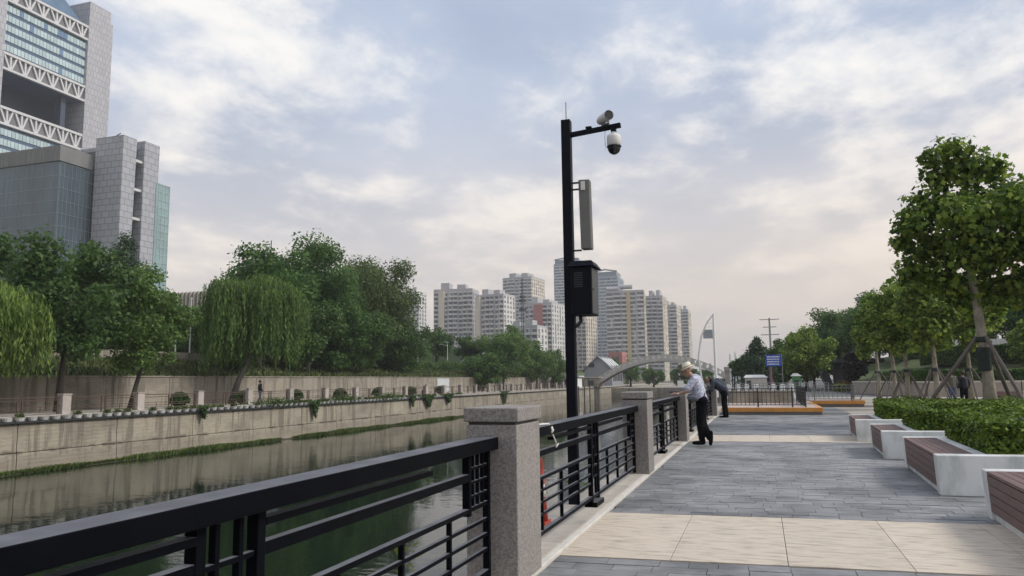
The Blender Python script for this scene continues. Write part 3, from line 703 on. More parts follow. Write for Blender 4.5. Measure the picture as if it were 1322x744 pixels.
# ------------------------------------------------------------------ far bank furniture
def far_pillar():
    t = thing('stone_post', 'pale stone post of the far bank railing', 'post', (0, 0, 0), 0, 'stone posts of the far bank railing')
    MB().box(-0.2, 0.2, -0.26, 0.26, -0.24, 0.98).build('shaft', mat('far_granite', (0.38, 0.34, 0.31), 0.8, 0.2, 6, rand=0.2), t, 0.01)
    MB().box(-0.23, 0.23, -0.29, 0.29, 0.985, 1.05).build('cap', MATS['far_granite'], t, 0.008)
    return t
def far_panel():
    t = thing('railing_panel', 'brown metal railing panel between posts on the far bank', 'railing', (0, 0, 0), 0, 'brown railing panels of the far bank')
    for z, h in ((0.86, 0.05), (0.72, 0.035), (0.40, 0.03), (0.26, 0.025), (0.12, 0.03)): MB().box(-0.025, 0.025, 0.27, 4.83, z, z + h).build('rail', brown_rail, t)
    for y in (0.4, 2.42, 2.68, 4.7): MB().box(-0.03, 0.03, y - 0.03, y + 0.03, 0, 0.859).build('post', brown_rail, t)
    for y in (1.4, 3.7): MB().box(-0.015, 0.015, y - 0.015, y + 0.015, 0.12, 0.40).build('baluster', brown_rail, t)
    return t
fp0 = far_pillar(); fr0 = far_panel()
first = True
for i in range(25):
    y = 21.1 + 5.1 * i
    a = fp0 if first else copy_tree(fp0); b = fr0 if first else copy_tree(fr0); first = False
    a.location = (-35.15, y, 0); b.location = (-35.15, y, 0)
# row of pots on the ledge
potm = MB().lathe([(0.13, 0.0), (0.17, 0.02), (0.235, 0.19), (0.245, 0.2), (0.22, 0.2)], 12).mesh('bowl', pot_m)
lm = []
for s in range(3):
    n = 130; pos = np.clip(rng.normal(size=(n, 3)), -1.7, 1.7) * np.array([0.11, 0.11, 0.11]); pos[:, 2] = np.abs(pos[:, 2]) + 0.2
    v, k = leaves(pos, np.tile([0, 0, 1.0], (n, 1)), 0.13); lm.append(np_mesh('plant', v, k, leafmat('leaf_pot', (0.11, 0.155, 0.04))))
rp_ = random.Random(4)
for i in range(92):
    y = 25.5 + 0.66 * i
    dens = 0.75 if (38 < y < 43 or 46 < y) else 0.28
    leafy = rp_.random() < dens
    t = thing('flower_pot', 'white bowl pot with green plant in the row along the river wall' if leafy else 'bare white bowl pot in the row along the river wall', 'flower pot',
              (-34.34 + rp_.uniform(-0.03, 0.03), y, -0.24), rp_.uniform(0, 6), 'leafy pots on the far river wall' if leafy else 'bare pots on the far river wall')
    link('bowl', potm, t)
    if leafy: link('plant', rp_.choice(lm), t)
# trailing vines
for (y, w, dr, lab) in ((53.5, 0.9, 1.15, 'dark green vine trailing down the river wall in a narrow tongue'), (40.6, 0.5, 0.55, 'short green vine over the wall ledge by pots'),
                        (71.5, 0.8, 0.9, 'thin vine hanging from the ledge before the broad vine'), (75.5, 2.2, 1.1, 'broad green vine spilling over the river wall'),
                        (81.0, 1.5, 0.85, 'bushy vine hanging from the wall after the broad vine'), (101, 2.0, 1.6, 'long dark vine hanging from ledge far along the wall')):
    n = int(420 * w + 200); pos = np.stack([-34.05 + np.abs(rng.normal(size=n)) * 0.12, y + rng.normal(size=n) * w * 0.45, np.zeros(n)], 1)
    u_ = rng.uniform(0, 1, n); fall = dr * np.exp(-((pos[:, 1] - y) / (w * 0.6)) ** 2)
    pos[:, 2] = 0.1 - u_ * (fall + 0.25); pos[:, 1] = y + (pos[:, 1] - y) * (1 - 0.5 * u_)
    v, k = leaves(pos, np.tile([1.0, 0, 0.3], (n, 1)), 0.17)
    tag(link('hanging_vine', np_mesh('hanging_vine', v, k, lf_ivy)), lab, 'vine')
# bushes along the ledge
for (y, lab) in ((49.0, 'leafy bush growing over the ledge by the walking man'), (58.5, 'low bush on ledge between two far posts'), (67, 'green bush on the ledge beside the red shirted person')):
    n = 1100; pos = rng.normal(size=(n, 3)) * np.array([0.25, 1.5, 0.2]) + np.array([-34.45, y, 0.02])
    v, k = leaves(pos, np.tile([0.4, 0, 0.8], (n, 1)), 0.16); tag(link('bush', np_mesh('bush', v, k, lf_ivy)), lab, 'bush')
# round clipped shrubs on the walkway
def ball_mesh(s):
    rg = np.random.default_rng(s); n = 1500; d = unit(rg.normal(size=(n, 3))); d[:, 2] = np.abs(d[:, 2]) * 1.0 - 0.25
    v, k = leaves(d * np.array([0.62, 0.62, 0.7]) * rg.uniform(0.85, 1.05, (n, 1)) + np.array([0, 0, 0.45]), d, 0.16, rg=rg); return np_mesh('foliage', v, k, lf_dark)
bm_ = ball_mesh(3); bc_ = MB().lathe([(0.3, 0.05), (0.52, 0.3), (0.55, 0.5), (0.45, 0.8), (0.15, 0.98)], 10).mesh('twig_core', hedge_core)
for y in (40.6, 47.0, 53.6, 60.5, 67.6, 75.0, 83):
    t = thing('round_shrub', 'dark round clipped shrub on the far walkway behind the railing', 'shrub', (-35.9, y, 0), y, 'round shrubs along the far walkway')
    link('foliage', bm_, t); link('twig_core', bc_, t)
# grass fringe at the waterline
n = 22000
yy = rng.uniform(22, 118, n); fr = np.clip(0.85 + 0.2 * np.sin(yy * 0.35) + 0.15 * np.sin(yy * 1.1), 0.5, 1.1) * np.clip((118 - yy) / 30, 0.1, 1)
fr = np.where((yy > 49.0) & (yy < 50.6), fr * 0.2, fr) * 0.8
xx = -34.2 + rng.uniform(0, 1, n) ** 1.3 * 0.75 * fr; hh = rng.uniform(0.12, 0.36, n) * fr + 0.05
base = np.stack([xx, yy, np.full(n, WATER_Z - 0.02)], 1); an = rng.uniform(0, 6.28, n); wd = np.stack([np.cos(an), np.sin(an), 0 * an], 1) * 0.03
tip = base + np.stack([rng.normal(size=n) * 0.1 + 0.06, rng.normal(size=n) * 0.1, hh], 1)
V = np.stack([base - wd, base + wd, tip + wd * 0.4, tip - wd * 0.4], 1).reshape(-1, 3)
o = link('waterline_grass', np_mesh('waterline_grass', V, 4, grass_b), kind='stuff'); tag(o, 'strip of green grass along the foot of the far river wall', 'grass')
mb = MB(); 
for i in range(96):
    y = 22 + i; w = 0.55 + 0.1 * math.sin(i * 0.6); mb.hexa([(-34.25, y, -3.3), (-34.2 + w + 0.1, y, -3.3), (-34.2 + w + 0.1, y + 1, -3.3), (-34.25, y + 1, -3.3)], [(-34.25, y, -2.63), (-34.2 + w, y, -2.71), (-34.2 + w, y + 1, -2.71), (-34.25, y + 1, -2.63)])
struct(mb.build('mud_bank', soil))
# wild grass on the slope above the upper wall
n = 26000
yy = rng.uniform(18, 160, n); xx = rng.uniform(-47.7, -41.3, n); zz = 2.05 + (-41.35 - xx) * 0.21; an = rng.uniform(0, 6.28, n); wd = np.stack([np.cos(an), np.sin(an), 0 * an], 1) * 0.07
base = np.stack([xx, yy, zz - 0.05], 1); tip = base + np.stack([rng.normal(size=n) * 0.15, rng.normal(size=n) * 0.15, rng.uniform(0.15, 0.5, n)], 1)
V = np.stack([base - wd, base + wd, tip + wd * 0.5, tip - wd * 0.5], 1).reshape(-1, 3)
tag(link('slope_grass', np_mesh('slope_grass', V, 4, mat('slope_blade', (0.085, 0.115, 0.035), 0.85, 0.3, 0.5, island=0.4, coords='World', transl=0.2)), kind='stuff'), 'rough grass and weeds on slope above far wall', 'grass')

# ------------------------------------------------------------------ trees, far bank
rg = np.random.default_rng(21)
willow('willow_tree', 'pale green weeping willow cut by the picture edge, hanging over far walkway', (-37.4, 28.2, 0), (0.3, 0.3, 4.9), (3.2, 3.2, 3.0), [(0, 0, 0), (0.1, 0.1, 2), (0.3, 0.3, 4.6)], 0.22, lf_willow2, 1100, 1.9, 31)
willow('willow_tree', 'full weeping willow on leaning trunk before the great round trees', (-37.5, 47.7, 0), (0.6, 1.7, 7.0), (5.0, 5.0, 4.5), [(0, 0, 0), (0.2, 0.6, 1.8), (0.5, 1.3, 3.2), (0.6, 1.7, 6.0)], 0.26, lf_willow, 2500, 2.0, 32)
tree('locust_tree', 'dark spreading tree on straight trunk in front of the glass office block', 'tree', (-37.5, 33.0, 0),
     crown_clumps((0, 0, 6.2), (3.7, 3.9, 3.9), 42, 0.9, 1.7, rg, flat=0.08), [(0, 0, 0), (0.05, 0.1, 2.2), (0.3, 0, 4.0), (0, 0.2, 7)], 0.2, lf_dark, 15000, 0.30, seed=41)
tree('locust_tree', 'lighter green tree on curved leaning trunk beside dark spreading tree', 'tree', (-37.5, 38.2, 0),
     crown_clumps((0, 0.9, 5.4), (2.9, 3.3, 3.3), 34, 0.7, 1.3, rg, flat=0.2), [(0, 0, 0), (0.1, 0.25, 1.4), (0.05, 0.75, 2.8), (0, 0.9, 6)], 0.17, lf_willow, 12000, 0.27, seed=42)
def bigtree(name, label, loc, rad, h, lm_, n, seed, ls=0.34, flat=0.1, nc=46, rmin=1.0, rmax=2.2, tr=0.35, group=None):
    rg2 = np.random.default_rng(seed + 900)
    zc = h - rad[2]
    return tree(name, label, 'tree', loc, crown_clumps((0, 0, zc), [r_ * 0.84 for r_ in rad], nc, 0.2 * min(rad), 0.38 * min(rad), rg2, 0.15, flat=flat), [(0, 0, -0.3), (0.1, 0, zc * 0.35), (0, 0.1, zc)], tr, lm_, n, ls, seed=seed, limbs=10, group=group)
bigtree('shade_tree', 'great round dark green tree behind the full willow', (-44.0, 59.5, 2.4), (6.4, 6.4, 6.4), 13.4, lf_big, 28000, 51)
bigtree('shade_tree', 'tall domed green tree at the top of the great tree group', (-45.5, 71, 2.6), (8.6, 8.0, 7.6), 15.6, lf_big, 40000, 52)
bigtree('shade_tree', 'olive tinted sparse tree at the right shoulder of the great tree group', (-46.0, 86.0, 2.4), (8.2, 8.2, 8.0), 17.0, lf_olive, 34000, 53)
bigtree('shade_tree', 'low dark bushy tree drooping over the upper wall', (-42.8, 76.5, 2.0), (4.2, 5.0, 4.2), 8.4, lf_dark, 13000, 54, flat=0.0)
bigtree('shade_tree', 'dark leafy tree low at the left of the great tree group', (-43.0, 66.0, 2.0), (4.0, 4.2, 4.4), 8.6, lf_dark, 11000, 55)
bigtree('shade_tree', 'leafy tree low between full willow and great round tree', (-42.6, 54.5, 2.0), (3.2, 3.4, 3.2), 6.6, lf_mid, 9000, 151, flat=0.0)
bigtree('shade_tree', 'dense green tree under the dome of the great tree group', (-42.8, 71.0, 2.0), (4.2, 4.4, 5.0), 10.2, lf_big, 15000, 152, flat=0.0)
bigtree('shade_tree', 'dark tree at the right foot of the great tree group', (-43.4, 88.0, 2.0), (4.4, 5.0, 4.4), 8.8, lf_dark, 12000, 153, flat=0.0)
bigtree('park_tree', 'broad tree closing the gap beside the glass wing', (-54, 52.5, 4.0), (4.0, 4.2, 3.8), 7.4, lf_mid, 11000, 154, flat=0.0)
bigtree('park_tree', 'green tree behind the flag poles', (-56, 66.5, 4.0), (4.4, 4.6, 3.8), 7.4, lf_willow, 11000, 155, flat=0.0)
bigtree('park_tree', 'low green tree under the dark spreading tree', (-50, 32.0, 4.0), (3.6, 4.2, 3.2), 6.0, lf_mid, 9000, 156, flat=0.0)
# behind on the upper land
bigtree('park_tree', 'dark green tree against the foot of the glass office block', (-52, 37.5, 4.0), (4.6, 4.6, 4.4), 10.0, lf_dark, 11000, 56, group=None)
bigtree('park_tree', 'mid green tree behind the dark spreading tree', (-53, 47.0, 4.0), (4.4, 4.4, 4.2), 8.2, lf_mid, 10000, 57)
bigtree('park_tree', 'bushy tree before the pale ribbed building', (-55, 58, 4.0), (4.0, 4.0, 3.4), 6.3, lf_mid, 8000, 58)
rgc = np.random.default_rng(77)
def pointed(label, loc, h, w, lm_, n, seed, name='conifer_tree'):
    rg3 = np.random.default_rng(seed); cl = []
    for i in range(60):
        q = (i + rg3.uniform(0, 1)) / 60; a = rg3.uniform(0, 6.28); rr = w * (1 - q) ** 0.7 * rg3.uniform(0.2, 0.75)
        cl.append((rr * math.cos(a), rr * math.sin(a), 1.0 + q * (h - 2.4), w * (0.34 * (1 - q) + 0.22)))
    return tree(name, label, 'tree', loc, cl, [(0, 0, -0.2), (0, 0, h * 0.5), (0, 0, h * 0.85)], 0.16, lm_, n, 0.26, seed=seed, limbs=4)
pointed('pointed dark tree rising before the grey stone slabs', (-57, 56.5, 4.0), 13.0, 3.4, lf_conif, 14000, 61, 'poplar_tree')
pointed('feathery topped tree before the glass office block corner', (-56, 40.5, 4.0), 13.2, 3.4, lf_mid, 13000, 65, 'poplar_tree')
pointed('dark conifer beyond the solar street lamps', (-49.5, 104, 3.8), 7.0, 2.0, lf_conif, 5000, 62)
bigtree('park_tree', 'dark round tree behind the solar lamp', (-50, 114, 3.8), (4.2, 4.2, 3.2), 7.4, lf_dark, 8000, 63)
bigtree('park_tree', 'dark bushy tree behind the grass bank shrubs', (-48, 124, 3.8), (4.0, 4.6, 3.0), 6.0, lf_dark, 8000, 64)
for i, (x, y, rr, h, lm_, lab) in enumerate(((-39.8, 108, (3.6, 3.6, 3.4), 6.6, lf_mid, 'greyish green round tree leading the tree row on the far walkway'),
        (-42.5, 126, (6.6, 7.5, 5.6), 12.4, lf_willow, 'broad domed tree, highest of the tree row on the far walkway'),
        (-40, 118, (4.2, 4.5, 4.2), 9.3, lf_mid, 'round tree in front of the broad domed tree'),
        (-39.5, 136, (4.5, 5.0, 4.2), 9.0, lf_willow, 'light green tree just after the broad domed tree'),
        (-39.0, 146, (4.2, 4.6, 4.0), 8.2, lf_mid, 'round tree behind the security camera pole, before the white kiosk'))):
    bigtree('river_tree', lab, (x, y, 0), rr, h, lm_, 10000 if i != 1 else 15000, 70 + i, 0.36, tr=0.2)
# shrub band
for i in range(9):
    y = 88 + 4.6 * i; bigt = None
    n = 1500; pos, ow = clump_points([(0, 0, 0.9, 1.3), (0.3, 1.4, 0.8, 1.1), (-0.2, -1.3, 0.7, 1.1)], n, rng); v, k = leaves(pos, ow, 0.28)
    o = link('shrub', np_mesh('shrub', v, k, [lf_mid, lf_dark, lf_ivy][i % 3]), loc=(-46.3 + 0.5 * math.sin(i * 2), y, 2.9)); tag(o, 'leafy shrub in the band along the top of the grass bank', 'shrub', 'shrubs along the grass bank')
# far trees behind the bridge and along the river's end
for i, (x, y, r_, h, lm_, lab) in enumerate(((-26, 196, 4.5, 6.0, lf_mid, 'bushy tree seen under the left part of the arched bridge'), (-20, 205, 5.0, 6.6, lf_dark, 'dark tree seen under the crown of the arched bridge'),
        (-13, 200, 4.5, 6.0, lf_mid, 'green tree under the right part of the arched bridge'), (-33.5, 206, 5, 9.0, lf_mid, 'green tree behind the grey gabled house'),
        (-7, 210, 4.5, 5.6, lf_dark, 'dark tree behind the right foot of the arched bridge'), (-42, 222, 6, 8.5, lf_dark, 'tree behind the white kiosk'), (-1.0, 225, 5, 5.0, lf_mid, 'tree beyond the white lamp masts'))):
    bigtree('far_tree', lab, (x, y, -1.0 if -34 < x < -2 else 0), (r_, r_, h * 0.48), h, lm_, 5000, 90 + i, 0.42, nc=26)

hedge_bed('tall dark clipped hedge closing the park behind the left trees', -62, -60, 22, 66, 3.2, 9000, 33, lf_dark, 0.32, 4.05)
hedge_bed('tall dark park hedge behind the great tree group', -62, -60, 68, 150, 4.0, 14000, 34, lf_mid, 0.34, 4.05)
# lamps and masts on the far bank
def solar_lamp(label, x, y, z, h, arm):
    t = thing('street_lamp', label, 'street lamp', (x, y, z))
    MB().tube([(0, 0, 0), (0, 0, h)], [0.06, 0.04], 8).build('post', offwhite, t)
    if arm:
        MB().bar((-0.5, 0, h + 0.35), (0.1, 0, h + 0.15), 0.9, 0.04, (0.3, 0, 1)).build('solar_panel', mat('solar', (0.3, 0.33, 0.38), 0.3), t)
        MB().bar((0, 0, h - 0.35), (-1.0, -0.3, h - 0.1), 0.05, 0.05).build('arm', offwhite, t); MB().box(-1.25, -0.85, -0.42, -0.2, h - 0.14, h - 0.07).build('lamp_head', offwhite, t)
    else:
        MB().lathe([(0.05, 0), (0.13, 0.08), (0.13, 0.3), (0.03, 0.36)], 10, (0, 0, h)).build('lamp_head', white_m, t)
        MB().box(-0.12, 0.12, -0.1, 0.1, 0.02, 0.8).build('base_box', offwhite, t)
solar_lamp('slim lamp post with round white head on the grass bank', -47.0, 100.5, 3.3, 3.4, False)
solar_lamp('lamp post with solar panel and side arm beside dark round tree', -47.2, 112, 3.3, 4.2, True)
for i, (x, y) in enumerate(((-49.5, 55.2), (-49.5, 57.0))):
    t = thing('flag_pole', 'bare white flag pole beside the full willow', 'flag pole', (x, y, 4.05), 0, 'white flag poles')
    MB().tube([(0, 0, 0), (0, 0, 5.2)], [0.07, 0.05], 8).build('pole', white_m, t); MB().lathe([(0.05, 0), (0.1, 0.08), (0.02, 0.17)], 8, (0, 0, 5.2)).build('finial', white_m, t)
mt = thing('radio_mast', 'thin dark lattice radio mast rising before the grey towers', 'mast', (-88, 285, 3))
for s in ((-0.6, -0.6), (0.6, -0.6), (0.0, 0.7)): MB().tube([(s[0], s[1], 0), (s[0] * 0.4, s[1] * 0.4, 39)], 0.12, 5).build('leg', dark_m, mt)
for z in range(2, 38, 3): MB().bar((-0.55, -0.5, z), (0.55, -0.5, z + 2), 0.12, 0.12).build('brace', dark_m, mt)
for z, w in ((26, 1.5), (29.5, 1.6), (31, 1.2)): MB().lathe([(w, 0), (w, 0.9)], 10, (0, 0, z)).build('antenna_ring', dark_m, mt)
# poster panel and cables on the upper wall
tag(MB().box(-40.72, -40.66, 93.0, 97.0, 0.1, 1.9).build('notice_board', mat('pale_board', (0.50, 0.53, 0.54), 0.6, 0.1, 1)), 'pale blank notice board against upper wall below grass bank', 'notice board')

# ------------------------------------------------------------------ office towers, left
stone_t = None
def panel_mat(name, col, bw, bh, mort=0.03, joint=(0.2, 0.2, 0.22), rough=0.5, var=0.08):
    M = bpy.data.materials.new(name); M.use_nodes = True; MATS[name] = M
    N = M.node_tree.nodes; L = M.node_tree.links; P = N['Principled BSDF']; P.inputs['Roughness'].default_value = rough
    g = N.new('ShaderNodeNewGeometry'); sp_ = N.new('ShaderNodeSeparateXYZ'); L.new(g.outputs['Position'], sp_.inputs[0])
    ad = N.new('ShaderNodeMath'); ad.operation = 'ADD'; L.new(sp_.outputs[0], ad.inputs[0]); L.new(sp_.outputs[1], ad.inputs[1])
    cb = N.new('ShaderNodeCombineXYZ'); L.new(ad.outputs[0], cb.inputs[0]); L.new(sp_.outputs[2], cb.inputs[1])
    b = N.new('ShaderNodeTexBrick'); L.new(cb.outputs[0], b.inputs['Vector']); b.inputs['Scale'].default_value = 1.0
    b.inputs['Brick Width'].default_value = bw; b.inputs['Row Height'].default_value = bh; b.inputs['Mortar Size'].default_value = mort; b.inputs['Mortar Smooth'].default_value = 0.2
    b.inputs['Color1'].default_value = (*[c * (1 + var) for c in col], 1); b.inputs['Color2'].default_value = (*[c * (1 - var) for c in col], 1); b.inputs['Mortar'].default_value = (*joint, 1)
    b.offset = 0.5; L.new(b.outputs[0], P.inputs['Base Color']); return M
stone_t = panel_mat('tower_stone', (0.40, 0.40, 0.425), 1.5, 2.4, 0.11, (0.24, 0.24, 0.27))
stone_s = panel_mat('slab_stone', (0.36, 0.37, 0.405), 2.8, 1.9, 0.12, (0.19, 0.19, 0.23))
pane_m = mat('tower_pane', (0.44, 0.55, 0.58), 0.15, 0.15, 0.6, rand=0.14, spec=0.6)
pane_b = mat('tower_pane_blue', (0.13, 0.22, 0.36), 0.12, 0.1, 0.6, spec=0.6)
span_m = mat('tower_spandrel', (0.07, 0.115, 0.19), 0.25, 0.1, 0.6)
truss_bg = mat('truss_back', (0.16, 0.16, 0.17), 0.7)
truss_m = mat('truss_white', (0.56, 0.56, 0.57), 0.5, 0.06, 0.4)
curt_m = mat('curtain_glass', (0.065, 0.10, 0.125), 0.06, 0.4, 0.12, spec=0.55, coords='World', stretch=(1, 1, 0.4))
curt_l = mat('curtain_glass_light', (0.22, 0.33, 0.35), 0.15, 0.2, 0.2, spec=0.7, coords='World')
mull_m = mat('mullion', (0.17, 0.20, 0.215), 0.4)
parap_m = mat('parapet_grey', (0.17, 0.17, 0.17), 0.8, 0.25, 0.6, coords='World', stretch=(1, 1, 0.2))

tw = thing('office_tower', 'tall grey office tower with white truss bands and a dark open void', 'building', (-240, 198, 0))
def lb(mb, *a): return mb.box(*a)
YA, YB = 181.6 - 198, 214.5 - 198
MB().box(-38, -0.9, -40, YB, 0, 96).build('lower_body', span_m, tw)
MB().box(-38, -0.9, -40, YB, 109, 139.4).build('upper_body', span_m, tw)
MB().box(-38, -13, -40, YB, 96.05, 108.95).build('void_wall', mat('void_blue', (0.014, 0.024, 0.05), 0.4), tw)
MB().box(-6.0, -2.5, YB - 7.5, YB - 5.5, 96.02, 108.98).build('column', mat('void_column', (0.035, 0.05, 0.085), 0.5), tw)
MB().box(-38, 0.5, YB + 0.02, 224.4 - 198, 0, 149.3).build('stone_pier', stone_t, tw)
MB().box(-36, 0.0, 224.42 - 198, 226.2 - 198, 0, 145).build('stone_fin', stone_t, tw)
MB().box(-38, 0.4, -45, YA - 0.02, 0, 149).build('stone_pier', stone_t, tw)
MB().hexa([(-36, -35, 139.42), (-1.5, -35, 139.42), (-1.5, YB - 0.5, 139.42), (-36, YB - 0.5, 139.42)], [(-36, -35, 160), (-8, -35, 160), (-8, YB - 16, 158), (-36, YB - 16, 158)]).build('glass_roof', mat('roof_glass', (0.10, 0.16, 0.24), 0.2, 0.2, 0.3), tw)
pitch = (YB - YA) / 24
pme = MB().box(-0.9, -0.62, 0.08, pitch - 0.08, 0, 2.25).mesh('window_pane', pane_m); pmb = MB().box(-0.9, -0.62, 0.08, pitch - 0.08, 0, 2.25).mesh('window_pane', pane_b)
rq = random.Random(8)
for z0, n in ((115.6, 5), (71.9, 5)):
    for r_ in range(n):
        for c_ in range(24):
            blue = (r_ == n - 1 and c_ in (15, 16)) or rq.random() < 0.035
            link('window_pane', pmb if blue else pme, tw, loc=(0, YA + pitch * c_, z0 + 0.55 + 3.52 * r_))
for zb, zt in ((133.4, 139.3), (109.0, 115.3), (89.8, 96.2)):
    MB().box(-0.899, -0.55, YA, YB, zb + 0.5, zt - 0.5).build('truss_backing', truss_bg, tw)
    for za, zc in ((zb, zb + 0.8), (zt - 0.9, zt)): MB().box(-0.899, 0.35, YA, YB, za, zc).build('truss_chord', truss_m, tw)
    nu = 6; w = (YB - YA) / nu; hh = zt - zb - 1.7
    ms = []
    for dy0 in (-2.6, -0.15, 2.0): ms.append(MB().bar((-0.2, dy0, hh), (-0.2, 0.15 * dy0, 0), 0.62, 0.62, (1, 0, 0)).mesh('truss_strut', truss_m))
    for i in range(nu):
        for me in ms: link('truss_strut', me, tw, loc=(0, YA + w * (i + 0.55), zb + 0.8))
def curtain(parent, axis, fixed, a0, a1, z0, z1, pa, pz, m_, sgn=1, dp=0.12):
    """mullion grid on a glass face, joined: the lines are a pixel wide"""
    mb = MB(); n = int((a1 - a0) / pa); d0, d1 = (fixed, fixed + dp * sgn)
    d0, d1 = min(d0, d1), max(d0, d1)
    for i in range(n + 1):
        a = a0 + (a1 - a0) * i / n
        if axis == 'x': mb.box(d0, d1, a - 0.06, a + 0.06, z0, z1)
        else: mb.box(a - 0.06, a + 0.06, d0, d1, z0, z1)
    k = int((z1 - z0) / pz)
    for i in range(k + 1):
        z = z0 + (z1 - z0) * i / k
        if axis == 'x': mb.box(d0 + 0.01, d1 + 0.03 * sgn, a0, a1, z - 0.07, z + 0.07)
        else: mb.box(a0, a1, d0 - 0.02, d1 - 0.01, z - 0.07, z + 0.07)
    mb.build('mullion_grid', m_, parent, kind='stuff')
pd = thing('glass_office_block', 'dark glass office block with brown concrete parapet below the tower', 'building', (-190, 163, 4))
MB().box(-55, 0, 0, 10.9, 0, 62.4).build('glass_body', curt_m, pd)
MB().box(-55, 0.5, -0.5, 11.0, 62.42, 67).build('parapet', parap_m, pd)
for i in range(26): MB().box(-55 + 2.1 * i, -54.9 + 2.1 * i, -0.62, -0.5, 62.5, 66.9).build('parapet_rib', mat('rib', (0.24, 0.22, 0.2), 0.8), pd)
curtain(pd, 'x', 0.0, 0.2, 12.5, 10, 62, 1.3, 3.6, mull_m); curtain(pd, 'y', 0.0, -54, -0.1, 10, 62, 1.9, 3.6, mull_m, -1, 0.05)
sl = thing('stone_clad_block', 'pair of pale stone slabs with dark slot and glass wing between trees and tower', 'building', (-178, 174, 4))
def flare(mb, x0, x1, y0, y1, z1, k=1.1):
    return mb.hexa([(x0, y0, 0), (x1, y0, 0), (x1, y1 - k, 0), (x0, y1 - k, 0)], [(x0, y0, z1), (x1, y0, z1), (x1, y1, z1), (x0, y1, z1)])
flare(MB(), -10.5, 0, -0.3, 4.9, 72.2).build('stone_slab', stone_s, sl)
flare(MB(), -30, 0, 8.0, 14.2, 72.8, 1.4).build('stone_slab', stone_s, sl)
MB().box(-30, -3.0, 4.2, 8.2, 0, 70).build('slot_glass', mat('slot', (0.02, 0.025, 0.04), 0.2), sl)
for z in (65.5, 56.5, 47.5): MB().box(-3, -0.6, 3.6, 8.3, z, z + 0.8).build('link_beam', truss_m, sl)
MB().tube([(-6, 1, 72), (-4, 2.5, 74)], 0.15, 5).build('roof_rail', dark_m, sl)
MB().box(-28, 0.2, 13.2, 19.0, 0, 60.8).build('glass_wing', curt_l, sl)
curtain(sl, 'x', 0.2, 14.3, 18.95, 8, 60.6, 1.5, 2.4, mat('wing_mullion', (0.42, 0.48, 0.48), 0.4))
bb = thing('ribbed_building', 'low pale building with vertical ribs seen between the trees', 'building', (-95, 108, 4))
MB().box(-8, 8, 0, 14, 0, 9.4).build('wall', offwhite, bb)
MB().box(-8.1, 8.1, -0.12, 14.1, 9.41, 13.5).build('upper_wall', mat('rib_wall', (0.22, 0.19, 0.17), 0.8), bb)
for i in range(20): MB().box(-8 + 0.82 * i, -7.72 + 0.82 * i, -0.4, -0.13, 9.3, 13.6).build('rib', mat('rib_pale', (0.48, 0.43, 0.38), 0.8), bb)
sb = thing('sign_building', 'grey building end carrying a blue rooftop sign with white characters', 'building', (-118, 155, 4))
MB().box(-3, 6, 0, 9, 0, 24).build('wall', mat('sb_wall', (0.20, 0.22, 0.26), 0.7), sb)
sg = MB().box(-3.1, 3.0, -0.35, -0.02, 22.2, 27.0).build('sign_board', mat('sign_blue', (0.07, 0.10, 0.30), 0.5), sb)
for q in ((-2.3, -0.4, 26.1, 26.4), (-2.3, -2.05, 23, 26), (-0.7, -0.4, 23, 26), (-2.0, -0.75, 24.9, 25.2), (-2.0, -0.75, 23.9, 24.2), (-2.0, -0.75, 22.9, 23.2), (-1.5, -1.25, 26.4, 26.8),
          (0.3, 2.3, 25.7, 26.0), (0.3, 2.3, 24.5, 24.8), (0.3, 0.6, 23.0, 25.7), (1.3, 1.6, 23.1, 26.5), (0.9, 2.5, 23.0, 23.3), (2.1, 2.4, 23.3, 24.5)):
    MB().box(q[0], q[1], -0.47, -0.36, q[2], q[3]).build('character_stroke', white_m, sg)
MB().tube([(3.5, 4, 24), (3.5, 4, 33)], 0.12, 6).build('mast', dark_m, sb); MB().box(2, 6, 2, 7, 24.02, 28.6).build('roof_house', MATS['sb_wall'], sb)

